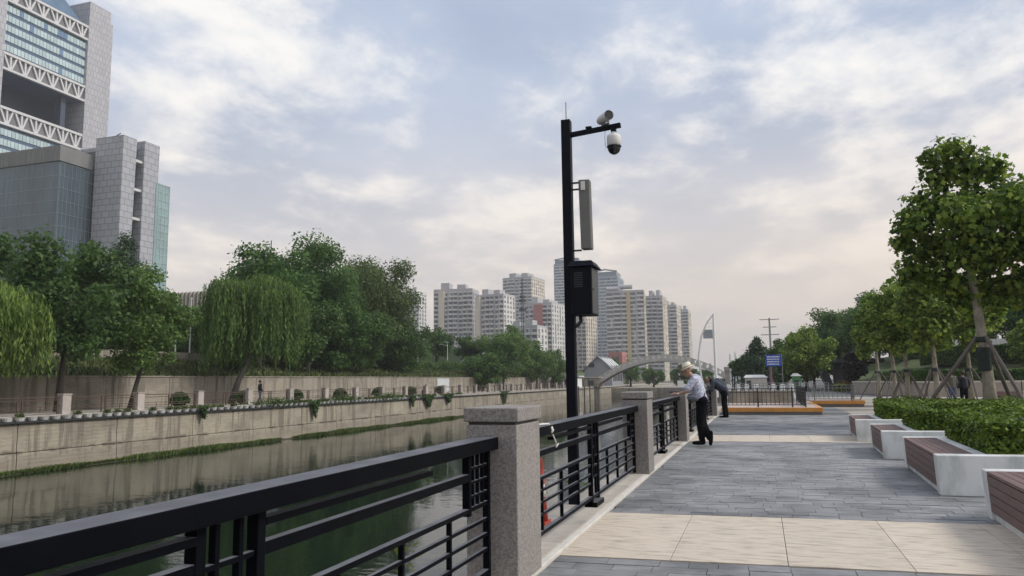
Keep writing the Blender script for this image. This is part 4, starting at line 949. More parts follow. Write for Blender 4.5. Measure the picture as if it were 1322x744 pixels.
# ------------------------------------------------------------------ apartment towers
def apartment(label, cx, cy, ang, Lu, Lv, h, wall, glass, band, fl=2.8, bay=3.0, right=None, roof='boxes', seed=1, balc=True, accent=None, group=None, z0=0.4, rsolid=0.55):
    t = thing('apartment_tower', label, 'building', (cx, cy, z0), R(ang), group); h -= z0; Lv = min(Lv, 32)
    r_ = random.Random(seed)
    MB().box(0.35, Lu - 0.35, -Lv + 0.35, -0.35, 0, h - 0.5).build('glazing', glass, t)
    nf = int(h / fl); fb = MB(); pr = MB(); bl = MB(); wn = MB(); rb = MB()
    for i in range(nf + 1):
        z = i * fl
        fb.box(0.1, Lu - 0.1, -0.345, -0.1, z, z + fl * 0.36); fb.box(Lu - 0.34, Lu - 0.1, -Lv + 0.1, -0.35, z, z + fl * 0.4)
        rb.box(0.1, 0.345, -Lv + 0.1, -0.35, z, z + fl * 0.5)
    nb = max(2, int(Lu / bay))
    for j in range(nb + 1):
        x = Lu * j / nb; w = r_.choice((0.5, 0.7, 1.0)); pr.box(max(0, x - w / 2), min(Lu, x + w / 2), -0.34, 0.0, 0, h)
    nr = max(3, int(Lv / 3.6))
    for j in range(nr + 1):
        y = -Lv * j / nr; w = 3.6 * rsolid; wn.box(0, 0.34, max(-Lv, y - w / 2), min(-0.01, y + w / 2) if j else -0.011, 0, h)
    cols = [j for j in range(nb) if (j + seed) % 3 != 1]
    if balc:
        for i in range(nf):
            for j in cols:
                xa = Lu * j / nb + 0.35; xb = Lu * (j + 1) / nb - 0.35
                bl.box(xa, xb, 0.005, 1.1, i * fl + 0.1, i * fl + 0.3); bl.box(xa, xb, 0.95, 1.09, i * fl + 0.31, i * fl + 1.15)
    inf = MB()
    for i in range(nf):
        for j in range(nb):
            if r_.random() < 0.3:
                xa = Lu * (j + r_.choice((0.12, 0.5))) / nb; inf.box(xa, xa + Lu / nb * 0.36, -0.33, -0.12, i * fl + fl * 0.36, (i + 1) * fl)
        for j in range(nr):
            if r_.random() < 0.35: yb_ = -Lv * (j + 0.5) / nr; inf.box(-0.55, -0.01, yb_ - 0.5, yb_ + 0.4, i * fl + 0.5, i * fl + 1.2)
    inf.build('infill_panel', wall, t, kind='stuff')
    fb.build('floor_band', band, t, kind='stuff'); pr.build('pier', wall, t, kind='stuff')
    rb.build('side_band', right or wall, t, kind='stuff'); wn.build('side_pier', right or wall, t, kind='stuff')
    if balc: bl.build('balcony', band, t, kind='stuff')
    if accent: MB().box(Lu * accent[0], Lu * accent[1], 0.02, 1.3, 0, h - 0.3).build('accent_strip', accent[2], t)
    MB().box(0.05, Lu - 0.05, -Lv + 0.05, -0.05, h - 0.48, h + 0.9).build('parapet', wall, t)
    if roof == 'boxes':
        for q in range(2):
            x = Lu * (0.2 + 0.42 * q); w = Lu * 0.22; MB().box(x, x + w, -Lv * 0.6, -Lv * 0.15, h + 0.91, h + 0.9 + r_.uniform(2, 4.2)).build('roof_house', wall, t)
    elif roof == 'crown':
        MB().box(Lu * 0.05, Lu * 0.95, -Lv * 0.7, -0.5, h + 0.91, h + 4.5).build('roof_house', mat('crown_grey', (0.20, 0.23, 0.26), 0.5), t)
        MB().tube([(Lu * 0.02, -0.6, h + 4.6), (Lu * 0.5, -1.0, h + 6.6), (Lu * 0.98, -0.6, h + 4.7)], 0.7, 6).build('crown_beam', MATS['crown_grey'], t)
    elif roof == 'curve':
        MB().tube([(Lu * 0.3, -1.5, h + 3.2), (Lu * 0.62, -1.5, h + 3.2)], 1.5, 10).build('roof_drum', wall, t); MB().tube([(Lu * 0.66, -1.5, h + 2.2), (Lu * 0.98, -1.5, h + 2.2)], 1.2, 10).build('roof_drum', wall, t)
    return t
lil = mat('wall_lilac', (0.42, 0.41, 0.42), 0.8, 0.08, 0.2); wht = mat('wall_white', (0.60, 0.59, 0.57), 0.8, 0.08, 0.2); crm = mat('wall_cream', (0.62, 0.56, 0.46), 0.8, 0.08, 0.2)
redw = mat('wall_red', (0.40, 0.17, 0.155), 0.8, 0.1, 0.2); gl = mat('far_glass', (0.14, 0.15, 0.175), 0.2, 0.3, 0.35); glb = mat('far_glass_blue', (0.12, 0.17, 0.23), 0.2, 0.25, 0.3); yel = mat('wall_ochre', (0.50, 0.40, 0.22), 0.8, 0.1, 0.3)
gw = mat('wall_grey', (0.36, 0.37, 0.375), 0.8, 0.08, 0.2); bw_ = mat('wall_bluegrey', (0.30, 0.35, 0.40), 0.7, 0.08, 0.2)
apartment('white apartment tower half hidden by the olive tree', -219.8, 471.6, 177.9, 14, 12, 62, wht, gl, wht, seed=1)
apartment('wide lilac grey apartment block with stepped roof and cream cap', -167.1, 436.3, -174.1, 25.1, 16.1, 58, lil, gl, wht, bay=2.8, seed=2, accent=(0.72, 0.86, crm))
apartment('pale apartment block with a full height cream strip', -139.5, 414.4, 173.0, 18.0, 16.1, 51.1, lil, gl, wht, bay=2.6, seed=3, accent=(0.83, 0.99, crm), right=wht)
apartment('tall grey apartment tower behind the radio mast', -174.2, 589.3, 173.0, 26.0, 28.4, 85.6, gw, gl, wht, bay=3.6, seed=4, right=crm)
apartment('lower apartment block with red wall panels', -121.0, 452.4, 170.0, 18.8, 29.3, 48.9, lil, gl, wht, bay=2.9, seed=5, right=wht, accent=(0.3, 0.62, redw))
apartment('tallest slim tower partly hidden by the camera pole', -158.3, 697, 177.9, 25.5, 32, 111.7, bw_, glb, wht, bay=3.2, seed=6, roof='crown', balc=False)
apartment('cream apartment block below the control box of the camera pole', -116.3, 528.1, 168, 13.5, 19.9, 48.5, wht, gl, crm, seed=7, right=crm)
apartment('blue grey glass tower with curved crown beside the control box', -110.7, 630.5, 179.9, 21.7, 30, 88.0, bw_, glb, wht, bay=3.0, seed=8, roof='crown', balc=False)
apartment('lilac grey balconied tower with ochre strip and roof drums', -67.7, 479.1, -174.1, 24.1, 32, 57.0, lil, gl, wht, bay=4.4, seed=9, right=crm, roof='curve', accent=(0.36, 0.46, yel))
apartment('grey balconied tower next in row after the ochre striped one', -63.8, 543.5, 177.9, 12.0, 22.4, 60.0, lil, gl, wht, bay=4.0, seed=10, right=crm)
apartment('grey balconied tower third in the receding row', -61.8, 618.3, 177.9, 11.5, 25, 60.2, lil, gl, wht, bay=4.0, seed=11, right=crm)
apartment('grey balconied tower ending the receding row above the bridge', -60.0, 703, 177.9, 11.0, 20.4, 63.5, lil, gl, wht, bay=4.0, seed=12, right=crm)
apartment('pale filler block with flat roof between the lilac and cream striped blocks', -158, 450, 175, 22, 14, 53.5, wht, gl, lil, bay=2.4, seed=21, right=wht)
apartment('pale grey slab block filling behind the red panelled block', -146, 560, 174, 34, 14, 56, gw, gl, wht, bay=2.6, seed=22, right=wht)
apartment('hazy pale block between the leaf edge and lilac block', -205, 520, 177, 16, 12, 50, lil, gl, wht, bay=2.6, seed=23, right=wht)
apartment('small red block at the foot of the ochre striped tower', -57, 330, 175, 6.0, 8.0, 12.6, redw, gl, redw, seed=13, roof='none', balc=False)
apartment('low grey rooftops block above the river trees', -98, 340, 172, 16, 12, 26.5, gw, gl, wht, seed=14, right=wht)

# ------------------------------------------------------------------ house, kiosk, bridge
hs = thing('gabled_house', 'grey gabled house with white skylights near the bridge', 'house', (-42.0, 187.6, 0.0), R(0))
hw = mat('house_grey', (0.25, 0.26, 0.28), 0.8, 0.1, 0.5); rf = mat('house_roof', (0.16, 0.165, 0.18), 0.7, 0.15, 0.8)
MB().add([(0, 0, 0), (7, 0, 0), (7, 0, 4.0), (3.5, 0, 7.2), (0, 0, 4.0), (0, 16, 0), (7, 16, 0), (7, 16, 4.0), (3.5, 16, 7.2), (0, 16, 4.0)],
         [(0, 1, 2, 3, 4), (9, 8, 7, 6, 5), (0, 5, 6, 1), (1, 6, 7, 2), (4, 9, 5, 0), (2, 7, 8, 3), (3, 8, 9, 4)]).build('wall', hw, hs)
for s in (1, -1):
    xe = 3.5 + s * 4.0; ze = 7.2 - 4.0 * 3.2 / 3.5
    r_o = MB().hexa([(3.5, -0.5, 7.22), (xe, -0.5, ze + 0.02), (xe, 16.5, ze + 0.02), (3.5, 16.5, 7.22)], [(3.5, -0.5, 7.42), (xe, -0.5, ze + 0.22), (xe, 16.5, ze + 0.22), (3.5, 16.5, 7.42)]).build('roof', rf, hs)
    if s > 0:
        for i in range(4):
            y = 1.5 + 3.9 * i; MB().hexa([(4.2, y, 6.8), (6.2, y, 4.97), (6.2, y + 1.6, 4.97), (4.2, y + 1.6, 6.8)], [(4.2, y, 7.0), (6.2, y, 5.22), (6.2, y + 1.6, 5.22), (4.2, y + 1.6, 7.0)]).build('skylight', white_m, r_o)
MB().box(1.2, 2.6, -0.08, -0.01, 4.6, 5.6).build('window', dark_m, hs); MB().box(4.6, 6.2, -0.08, -0.01, 1.4, 3.0).build('window', dark_m, hs)
for i in range(6): MB().box(7.01, 7.1, 1.5 + 2.2 * i, 2.6 + 2.2 * i, 1.2, 3.0).build('window', dark_m, hs)
ks = thing('kiosk', 'small white riverside kiosk with dark windows beside the tree row', 'kiosk', (-39.6, 150, 0.0))
MB().box(0, 4.6, 0, 4, 0.01, 2.1).build('wall', white_m, ks); MB().box(-0.4, 5.0, -0.4, 4.4, 2.11, 2.35).build('roof', offwhite, ks)
for x in (0.5, 1.9, 3.2): MB().box(x, x + 0.9, -0.06, -0.01, 0.6, 1.7).build('window', dark_m, ks)
ks2 = thing('boat_house', 'low flat concrete boat house with dark openings at the bridge foot', 'building', (-38.6, 163, 0))
MB().box(0, 5.0, 0, 6, 0.01, 1.9).build('wall', concrete, ks2); MB().box(-0.3, 5.3, -0.3, 6.3, 1.91, 2.15).build('roof', coping_m, ks2)
for x in (0.6, 2.8): MB().box(x, x + 1.3, -0.05, -0.01, 0.3, 1.4).build('opening', dark_m, ks2)
br = thing('arched_bridge', 'flat arched pale stone footbridge crossing the river', 'bridge', (-34.5, 164, 0))
bst = mat('bridge_stone', (0.50, 0.48, 0.44), 0.8, 0.12, 0.6, coords='World'); nA = 24
def arc(u_, rise, z0_): return z0_ + rise * (1 - (2 * u_ - 1) ** 2)
LB = 29.5
dk = MB(); pp = {0.02: MB(), 4.2: MB()}
for i in range(nA):
    a, b = i / nA, (i + 1) / nA
    xa, xb = a * LB, b * LB; za, zb = arc(a, 5.3, 0.55), arc(b, 5.3, 0.55); la, lb_ = arc(a, 5.2, 0.0) - 0.25 * 0, arc(b, 5.2, 0.0)
    dk.hexa([(xa, 0, la), (xb, 0, lb_), (xb, 4.5, lb_), (xa, 4.5, la)], [(xa, 0, za), (xb, 0, zb), (xb, 4.5, zb), (xa, 4.5, za)])
    for yy_ in (0.02, 4.2): pp[yy_].hexa([(xa, yy_, za + 0.62), (xb, yy_, zb + 0.62), (xb, yy_ + 0.26, zb + 0.62), (xa, yy_ + 0.26, za + 0.62)], [(xa, yy_, za + 0.85), (xb, yy_, zb + 0.85), (xb, yy_ + 0.26, zb + 0.85), (xa, yy_ + 0.26, za + 0.85)])
dk.build('arch_deck', bst, br); [q_.build('handrail', bst, br) for q_ in pp.values()]
for i in range(nA + 1):
    u_ = min(max(i / nA, 0.005), 0.995); z = arc(u_, 5.3, 0.55)
    for yy_ in (0.03, 4.22): MB().box(u_ * LB - 0.35, u_ * LB + 0.35, yy_, yy_ + 0.2, z - 0.15, z + 0.63).build('baluster_panel', bst, br)
    if i % 4 == 0: MB().box(u_ * LB - 0.15, u_ * LB + 0.15, -0.06, 0.30, z - 0.2, z + 1.15).build('post', bst, br)
for x in (-1.6, LB - 0.1): MB().box(x, x + 1.8, -0.4, 4.9, -3.5, 0.7).build('abutment', bst, br)
MB().box(-7, -1.65, 0.1, 4.4, 1.5, 2.0).build('approach', bst, br)
for i in range(5):   # mooring posts and landing rail below the bridge
    t = tag(MB().tube([(-33.2 + 0.0 * i, 138 + 5 * i, -2.9), (-33.2, 138 + 5 * i, 0.3)], 0.12, 6).build('mooring_post', dark_m), 'dark mooring post in the water by the far wall near the bridge', 'post', 'mooring posts near the bridge')
sheet('river_end_bank', concrete, -34.4, -2.3, 182, 329.9, -3.59, -0.5)
tag(MB().box(-19, -17.6, 186, 186.2, -0.5, 1.1).build('white_board', white_m), 'small white board on bank under the bridge crown', 'board')

# sail lamps and white masts
sl_ = thing('sail_lamp', 'tall white mast with curved spar and panel like a sail', 'street lamp', (-3.35, 62.2, 0))
MB().tube([(0, 0, -0.03), (0, 0, 6.55)], [0.13, 0.08], 10).build('mast', white_m, sl_)
MB().tube([(-0.75, 0, 0.0), (-1.15, 0, 1.6), (-1.28, 0, 3.2), (-1.0, 0, 4.8), (-0.5, 0, 5.9), (0, 0, 6.5)], [0.09, 0.085, 0.08, 0.07, 0.06, 0.05], 8).build('curved_spar', white_m, sl_)
MB().box(-0.85, -0.11, -0.03, 0.03, 4.6, 5.3).build('sail_panel', mat('sail_grey', (0.33, 0.36, 0.38), 0.5), sl_)
for z in (5.5, 5.75): MB().bar((-0.5, 0, z), (-0.05, 0, z + 0.1), 0.03, 0.03).build('strut', white_m, sl_)
for i, (x, h) in enumerate(((-4.1, 5.0), (-3.4, 5.3), (-2.9, 4.4))):
    t = thing('white_mast', 'slender white lamp mast beyond the sail lamp', 'street lamp', (x, 114 + i, -0.03), 0, 'white masts beyond the sail lamp')
    MB().tube([(0, 0, 0), (0, 0, h)], [0.16, 0.08], 8).build('mast', white_m, t); MB().tube([(0.3, 0, 0), (0.42, 0, h * 0.5), (0.05, 0, h * 0.98)], 0.06, 6).build('curved_spar', white_m, t)

# ------------------------------------------------------------------ right side beyond the plaza
# retaining wall (bends) with bench ledge
wl = [(7.9, 74.0), (9.6, 65.0), (11.2, 60.6), (16.5, 59.0), (34, 57.0)]
rw = thing('retaining_wall', 'curving pale stone retaining wall behind the staked trees', 'wall', (0, 0, 0))
wst = mat('terrace_stone', (0.36, 0.31, 0.26), 0.8, 0.15, 1.0, coords='World'); wcap = mat('terrace_cap', (0.52, 0.48, 0.42), 0.8, 0.1, 1.0)
for a, b in zip(wl[:-1], wl[1:]):
    n = max(2, int(math.dist(a, b) / 1.8))
    for i in range(n):
        p = [a[0] + (b[0] - a[0]) * i / n, a[1] + (b[1] - a[1]) * i / n]; q = [a[0] + (b[0] - a[0]) * (i + 0.985) / n, a[1] + (b[1] - a[1]) * (i + 0.985) / n]
        MB().bar((*p, 0.46), (*q, 0.46), 0.4, 0.95).build('stone_block', wst, rw, 0.012); MB().bar((*p, 0.995), (*q, 0.995), 0.5, 0.115).build('cap_stone', wcap, rw, 0.01)
def hill():
    mb = MB(); vs = []; nx, ny = 26, 22
    for j in range(ny):
        for i in range(nx):
            u_ = i / (nx - 1); w = j / (ny - 1)
            # rows move away from the wall line
            t_ = u_ * (len(wl) - 1); k = min(int(t_), len(wl) - 2); f_ = t_ - k
            bx_, by_ = wl[k][0] + (wl[k + 1][0] - wl[k][0]) * f_, wl[k][1] + (wl[k + 1][1] - wl[k][1]) * f_
            x = bx_ + 0.2 + w * (4 + 50 * u_ + 14 * w) ; y_ = by_ + 0.25 + w * (60 + 20 * (1 - u_))
            z = 0.95 + 2.6 * (1 - math.cos(min(1, w * 3.2) * math.pi / 2)) + 1.2 * max(0, w - 0.25) + 0.12 * math.sin(i * 1.7 + j)
            vs.append((x, y_, z))
    fs = [(j * nx + i, j * nx + i + 1, (j + 1) * nx + i + 1, (j + 1) * nx + i) for j in range(ny - 1) for i in range(nx - 1)]
    mb.add(vs, fs); struct(mb.build('grass_hill', grass_g, smooth=True))
hill()
hedge_bed('dark hedge on top of the retaining wall behind the couple', 11.8, 30, 61.5, 63.0, 0.85, 12000, 21, lf_mid, 0.16, 1.0)
hedge_bed('upper dark hedge row below the white garden fence', 12.5, 34, 68.5, 70, 1.5, 12000, 22, lf_dark, 0.18, 2.3)
hedge_bed('clipped hedge on the bend of the retaining wall', 9.9, 11.6, 62.0, 74.0, 0.9, 6000, 23, lf_mid, 0.16, 0.95)
hedge_bed('broad dark shrubbery on slope behind the staked row', 12.0, 19.0, 76.0, 80.0, 2.2, 9000, 24, lf_dark, 0.2, 3.0)
wf = thing('garden_fence', 'white panelled garden fence on the hill behind plane trees', 'fence', (15.2, 70.6, 3.3))
for i in range(8): MB().box(1.6 * i + 0.02, 1.6 * i + 1.5, 0, 0.08, 0.25, 1.05).build('panel', offwhite, wf); MB().box(1.6 * i - 0.07, 1.6 * i + 0.01, -0.02, 0.1, 0, 1.2).build('post', white_m, wf)
# bench ledges before the wall
for i, (x, y) in enumerate(((13.6, 54.5), (16.0, 53.8))):
    t = thing('stone_bench', 'white framed stone bench standing before the retaining wall', 'bench', (x, y, -0.02), 0, 'stone benches before the retaining wall')
    MB().box(0, 0.2, 0, 0.5, 0, 0.46).build('end_block', whitestone, t); MB().box(1.7, 1.9, 0, 0.5, 0, 0.46).build('end_block', whitestone, t); MB().box(0.205, 1.695, 0.02, 0.48, 0.03, 0.44).build('seat', wood, t)
# plane trees with stakes
PC = [(-.35, .1, 7.45, .62), (-.95, -.3, 7.2, .42), (.1, .2, 6.95, .7), (.75, .2, 6.9, .45), (-.75, .1, 6.75, .55), (-1.05, .2, 6.05, .72), (-1.5, -.2, 5.55, .62), (-.1, 0, 5.9, .95), (1.0, .3, 6.1, .9), (-.95, .6, 5.0, .85), (-1.65, .1, 4.35, .5), (-1.75, .2, 5.1, .4),
      (0, -.8, 4.8, 1.0), (1.4, -.2, 4.9, 1.1), (-.75, .3, 4.1, .75), (.8, .5, 3.85, .9), (2.0, .2, 5.4, .9), (-.1, .4, 3.6, .7), (.3, 1.4, 5.0, 1.0), (-.5, -1.2, 5.5, .75), (.9, -1.2, 5.6, .9), (1.8, .8, 4.0, .8), (2.5, -.3, 4.6, .75), (2.3, .6, 6.1, .55)]
def stakes(label, loc, h, rad, n=4, a0=0.5, r_=0.045, wrap=True):
    t = thing('tree_stakes', label, 'tree stake', loc)
    for i in range(n):
        a = a0 + 2 * math.pi * i / n; MB().tube([(rad * math.cos(a), rad * math.sin(a), 0), (0.13 * math.cos(a), 0.13 * math.sin(a), h + 0.05)], r_, 8).build('stake', stake_m, t)
    MB().lathe([(0.17, h - 0.10), (0.185, h - 0.08), (0.185, h + 0.02), (0.17, h + 0.04)], 12).build('collar', wrap_m, t)
    return t
tree('plane_tree', 'tall near plane tree with big leaves and pale trunk in the hedge bed', 'tree', (5.95, 24.3, 0), [(a * 1.02, b, 3.3 + (c - 3.3) * 1.11, r_ * 1.04) for a, b, c, r_ in PC], [(0.08, 0, 0), (0.05, 0, 1.5), (-0.05, 0, 3.2), (-0.15, 0, 4.6), (-0.2, 0.1, 6.6)], 0.165, lf_plane, 12500, 0.18, bark_pale, None, MAPLE, 81, 16, fill=0.55)
MB().lathe([(0.172, 1.55), (0.178, 1.6), (0.175, 2.15), (0.165, 2.2)], 12).build('trunk_wrap', wrap_m, bpy.data.objects['plane_tree'])
stakes('three long dark stakes propping the tall near plane tree', (5.95, 24.3, 0), 2.45, 1.9, 3, 3.0, 0.055)
plist = [(7.2, 37.2, 'plane tree of the row standing nearest the couple', 1.95, 2.1), (6.95, 42.6, 'middle plane tree of the staked row', 1.95, 2.1), (7.1, 47.5, 'plane tree of the staked row before the dark pavilion', 1.7, 2.0), (7.1, 53.5, 'plane tree at the dock end of the staked row', 1.65, 2.0),
         (9.6, 42.0, 'plane tree in second line behind the staked row', 2.1, 2.1), (13.5, 34.0, 'plane tree cut by picture edge behind the tall near one', 2.4, 3.0)]
for i, (x, y, lab, rr, rz_) in enumerate(plist):
    rg4 = np.random.default_rng(300 + i); zc = 4.5 if i != 5 else 5.0
    tree('plane_tree', lab, 'tree', (x, y, -0.02), crown_clumps((0, 0, zc), (rr * 0.82, rr * 0.82, rz_ * 0.95), 40, 0.38, 0.8, rg4, 0.1, flat=0.1), [(0, 0, 0), (0.03, 0, 1.4), (0.0, 0.05, 2.8), (0, 0, 5.6)], 0.13, lf_plane_far, 9000, 0.19, bark_pale, None, MAPLE, 310 + i, 9)
    if i < 5: stakes('dark wooden stakes propping the ' + lab, (x, y, -0.02), 1.75, 1.15, 4, 0.4 + i * 0.3, 0.035)
for o in [o for o in COL.objects if o.name.startswith('tree_stakes') and o['label'].startswith('dark wooden stakes')]: o['group'] = 'stakes of the plane tree row'
# trees on the hill side
for i, (x, y, z, rr, h, lm_, lab) in enumerate(((4.5, 86, 0, (3.4, 3.4, 3.3), 7.6, lf_plane_far, 'bright green rounded tree behind the blue sign'), 
        (1.9, 98, 0, (3.0, 3.0, 3.2), 6.6, lf_dark, 'mid green tree filling behind the blue sign'), (11.0, 116, 3, (6.0, 6, 4.5), 9.0, lf_mid, 'broad green tree on the hill behind the pavilion'), (16.5, 112, 4, (5.5, 5.5, 4.8), 9.6, lf_dark, 'dark tree on the hill near the chimney'),
        (9.5, 104, 0.5, (4.6, 4.6, 4.6), 9.6, lf_dark, 'dark green tree rising behind the pavilion roof'), (6.6, 108, 0, (4.2, 4.2, 3.8), 7.6, lf_mid, 'mid green tree between the blue sign and pavilion'), (14.5, 124, 3, (6, 6, 5.2), 10.6, lf_big, 'tall tree on the hill under the chimney'),
        (8.4, 78, 0, (1.2, 1.2, 1.8), 4.4, lf_purple, 'small dark purplish tree beside the dark pavilion'), (20, 92, 4, (5.0, 5, 4.0), 7.4, lf_mid, 'green tree on the hill behind the plane row'), (25, 80, 4, (5.0, 5, 4.0), 7.2, lf_mid, 'green hill tree above the white garden fence'),
        (-1.8, 104, 0, (2.4, 2.4, 2.0), 4.6, lf_dark, 'low dark tree beside the white masts'), (14, 88, 3, (4.0, 4, 3.5), 6.6, lf_dark, 'dark hill tree close behind the small purplish tree'), (31, 74, 4, (4.5, 4.5, 3.5), 6.8, lf_dark, 'dark hill tree at the right picture edge'))):
    bigtree('hill_tree', lab, (x, y, z), rr, h, lm_, 13000, 120 + i, 0.32, nc=44, tr=0.18, flat=0.0)
pointed('dark narrow tree left of blue sign', (-0.3, 94, -0.02), 7.4, 2.7, lf_conif, 9000, 66, 'cypress_tree')
for i, (x, y, z, rr, h, lm_, lab) in enumerate(((17.5, 77, 2.8, (4.2, 4.2, 4.0), 7.6, lf_mid, 'rounded hill tree left of the white garden fence'), (23.5, 76, 3.0, (4.4, 4.4, 4.4), 8.6, lf_dark, 'dark hill tree rising over the white garden fence'),
        (29, 70, 3.0, (4.6, 4.6, 4.6), 9.0, lf_plane_far, 'light green hill tree beyond the right end of the garden fence'), (13.2, 98, 3.0, (4.6, 4.6, 4.6), 9.2, lf_mid, 'green hill tree behind the small purplish tree'), (22, 100, 3.2, (6, 6, 5.4), 11.5, lf_big, 'big dark hill tree behind the staked row'),
        (33, 92, 3.2, (6, 6, 5.6), 11.5, lf_mid, 'big green hill tree behind the tall near plane tree'), (19.5, 66, 1.6, (2.4, 2.4, 2.2), 4.6, lf_plane_far, 'small light tree on the grass beside the hedge on the wall'))):
    bigtree('hill_tree', lab, (x, y, z), rr, h, lm_, 11000, 180 + i, 0.32, nc=40, tr=0.18, flat=0.05)
# pavilion, blue sign, pole, chimney
pvn = thing('pavilion', 'low dark pavilion with flat overhanging roof and slanted wall', 'building', (6.3, 92, 0))
MB().box(-1.2, 6.5, -1.0, 6, 3.05, 3.4).build('roof', mat('pav_roof', (0.06, 0.055, 0.06), 0.6), pvn)
MB().hexa([(0.8, 0, 0), (1.5, 0, 0), (1.5, 3, 0), (0.8, 3, 0)], [(-0.3, 0, 3.04), (0.6, 0, 3.04), (0.6, 3, 3.04), (-0.3, 3, 3.04)]).build('slanted_wall', mat('pav_slant', (0.04, 0.045, 0.06), 0.5), pvn)
MB().box(1.6, 6.3, 1.2, 3, 0, 3.03).build('wall', mat('pav_wall', (0.20, 0.185, 0.20), 0.8), pvn)
MB().box(2.6, 3.1, 1.1, 1.195, 0.3, 2.6).build('door', dark_m, pvn)
fb_ = np.random.default_rng(4); n = 1800; pos = np.stack([fb_.uniform(7.6, 11.8, n), fb_.uniform(86, 88, n), fb_.uniform(0, 1, n) ** 1.5 * 1.1], 1); v, k = leaves(pos, np.tile([0, -0.4, 1.0], (n, 1)), 0.2)
tag(link('flower_bed', np_mesh('flower_bed', v, k, leafmat('leaf_amber', (0.22, 0.12, 0.03))), kind='stuff'), 'amber flower bed in front of the dark pavilion', 'flower bed')
hedge_bed('low green hedge in front of the amber flower bed', 7.0, 12.5, 83.5, 85, 0.7, 3500, 31, lf_plane_far, 0.18)
sgn = thing('direction_sign', 'blue direction sign with white lines of text on reddish post', 'sign', (0.95, 79.6, -0.02))
MB().tube([(0, 0, 0), (0, 0, 2.55)], 0.14, 10).build('post', mat('sign_post', (0.20, 0.10, 0.13), 0.6), sgn); MB().tube([(1.1, 0, 0), (1.1, 0, 3.85)], 0.04, 8).build('pole', grey_m, sgn)
bd = MB().box(-0.4, 1.02, -0.06, 0, 2.6, 3.72).build('board', bluesign, sgn, 0.01)
rt_ = random.Random(3)
for r_ in range(4):
    x = -0.28
    while x < 0.85:
        w = rt_.uniform(0.06, 0.11); MB().box(x, x + w, -0.075, -0.061, 3.46 - 0.24 * r_, 3.58 - 0.24 * r_).build('text_mark', white_m, bd); x += w + rt_.uniform(0.02, 0.05)
for i, (x, y, m_, c_, lab) in enumerate(((-1.6, 84, (0.60, 0.56, 0.50), (2.2, 1.5), 'small pale shelter with sloping roof near the barriers'), (3.1, 84, (0.10, 0.30, 0.12), (0.8, 1.6), 'green booth standing beyond the barrier fence'))):
    t = thing('booth', lab, 'booth', (x, y, -0.02)); MB().box(0, c_[0], 0, 1.5, 0, c_[1]).build('wall', mat('booth%d' % i, m_, 0.7), t)
    MB().hexa([(-0.15, -0.15, c_[1] + 0.005), (c_[0] + 0.15, -0.15, c_[1] + 0.005), (c_[0] + 0.15, 1.65, c_[1] + 0.005), (-0.15, 1.65, c_[1] + 0.005)], [(0.1, 0.1, c_[1] + 0.3), (c_[0] - 0.3, 0.1, c_[1] + 0.3), (c_[0] - 0.3, 1.4, c_[1] + 0.3), (0.1, 1.4, c_[1] + 0.3)]).build('roof', white_m, t)
    MB().box(0.15, 0.6, -0.05, -0.005, 0.3, 1.2).build('window', dark_m, t)
gt = thing('toll_gate', 'concrete gate canopy with dark opening beyond the white masts', 'gate', (-5.6, 128, 0))
MB().box(0, 6.0, 0, 4, 2.6, 3.3).build('canopy', coping_m, gt); MB().box(0.1, 1.0, 0.2, 3.8, 0, 2.59).build('pier', coping_m, gt); MB().box(5.0, 5.9, 0.2, 3.8, 0, 2.59).build('pier', yel, gt); MB().box(1.01, 4.99, 2.5, 3.0, 0, 2.58).build('dark_opening', dark_m, gt)
pw = thing('power_pole', 'power pole with three crossarms behind the dark narrow tree', 'power pole', (3.7, 274, 0.35))
MB().tube([(0, 0, 0), (0, 0, 21.5)], [0.5, 0.3], 8).build('pole', grey_m, pw)
for z, w in ((21, 3.2), (18.4, 2.2), (15.8, 3.0)): MB().bar((-w, 0, z), (w, 0, z), 0.25, 0.25).build('crossarm', grey_m, pw)
ch = thing('chimney', 'square grey chimney head rising above the hill trees', 'chimney', (29.0, 239.5, -0.03))
MB().box(-1.3, 1.3, -1.3, 1.3, 0, 23.4).build('shaft', gw, ch); MB().box(-1.7, 1.7, -1.7, 1.7, 23.42, 24.4).build('cap', gw, ch)

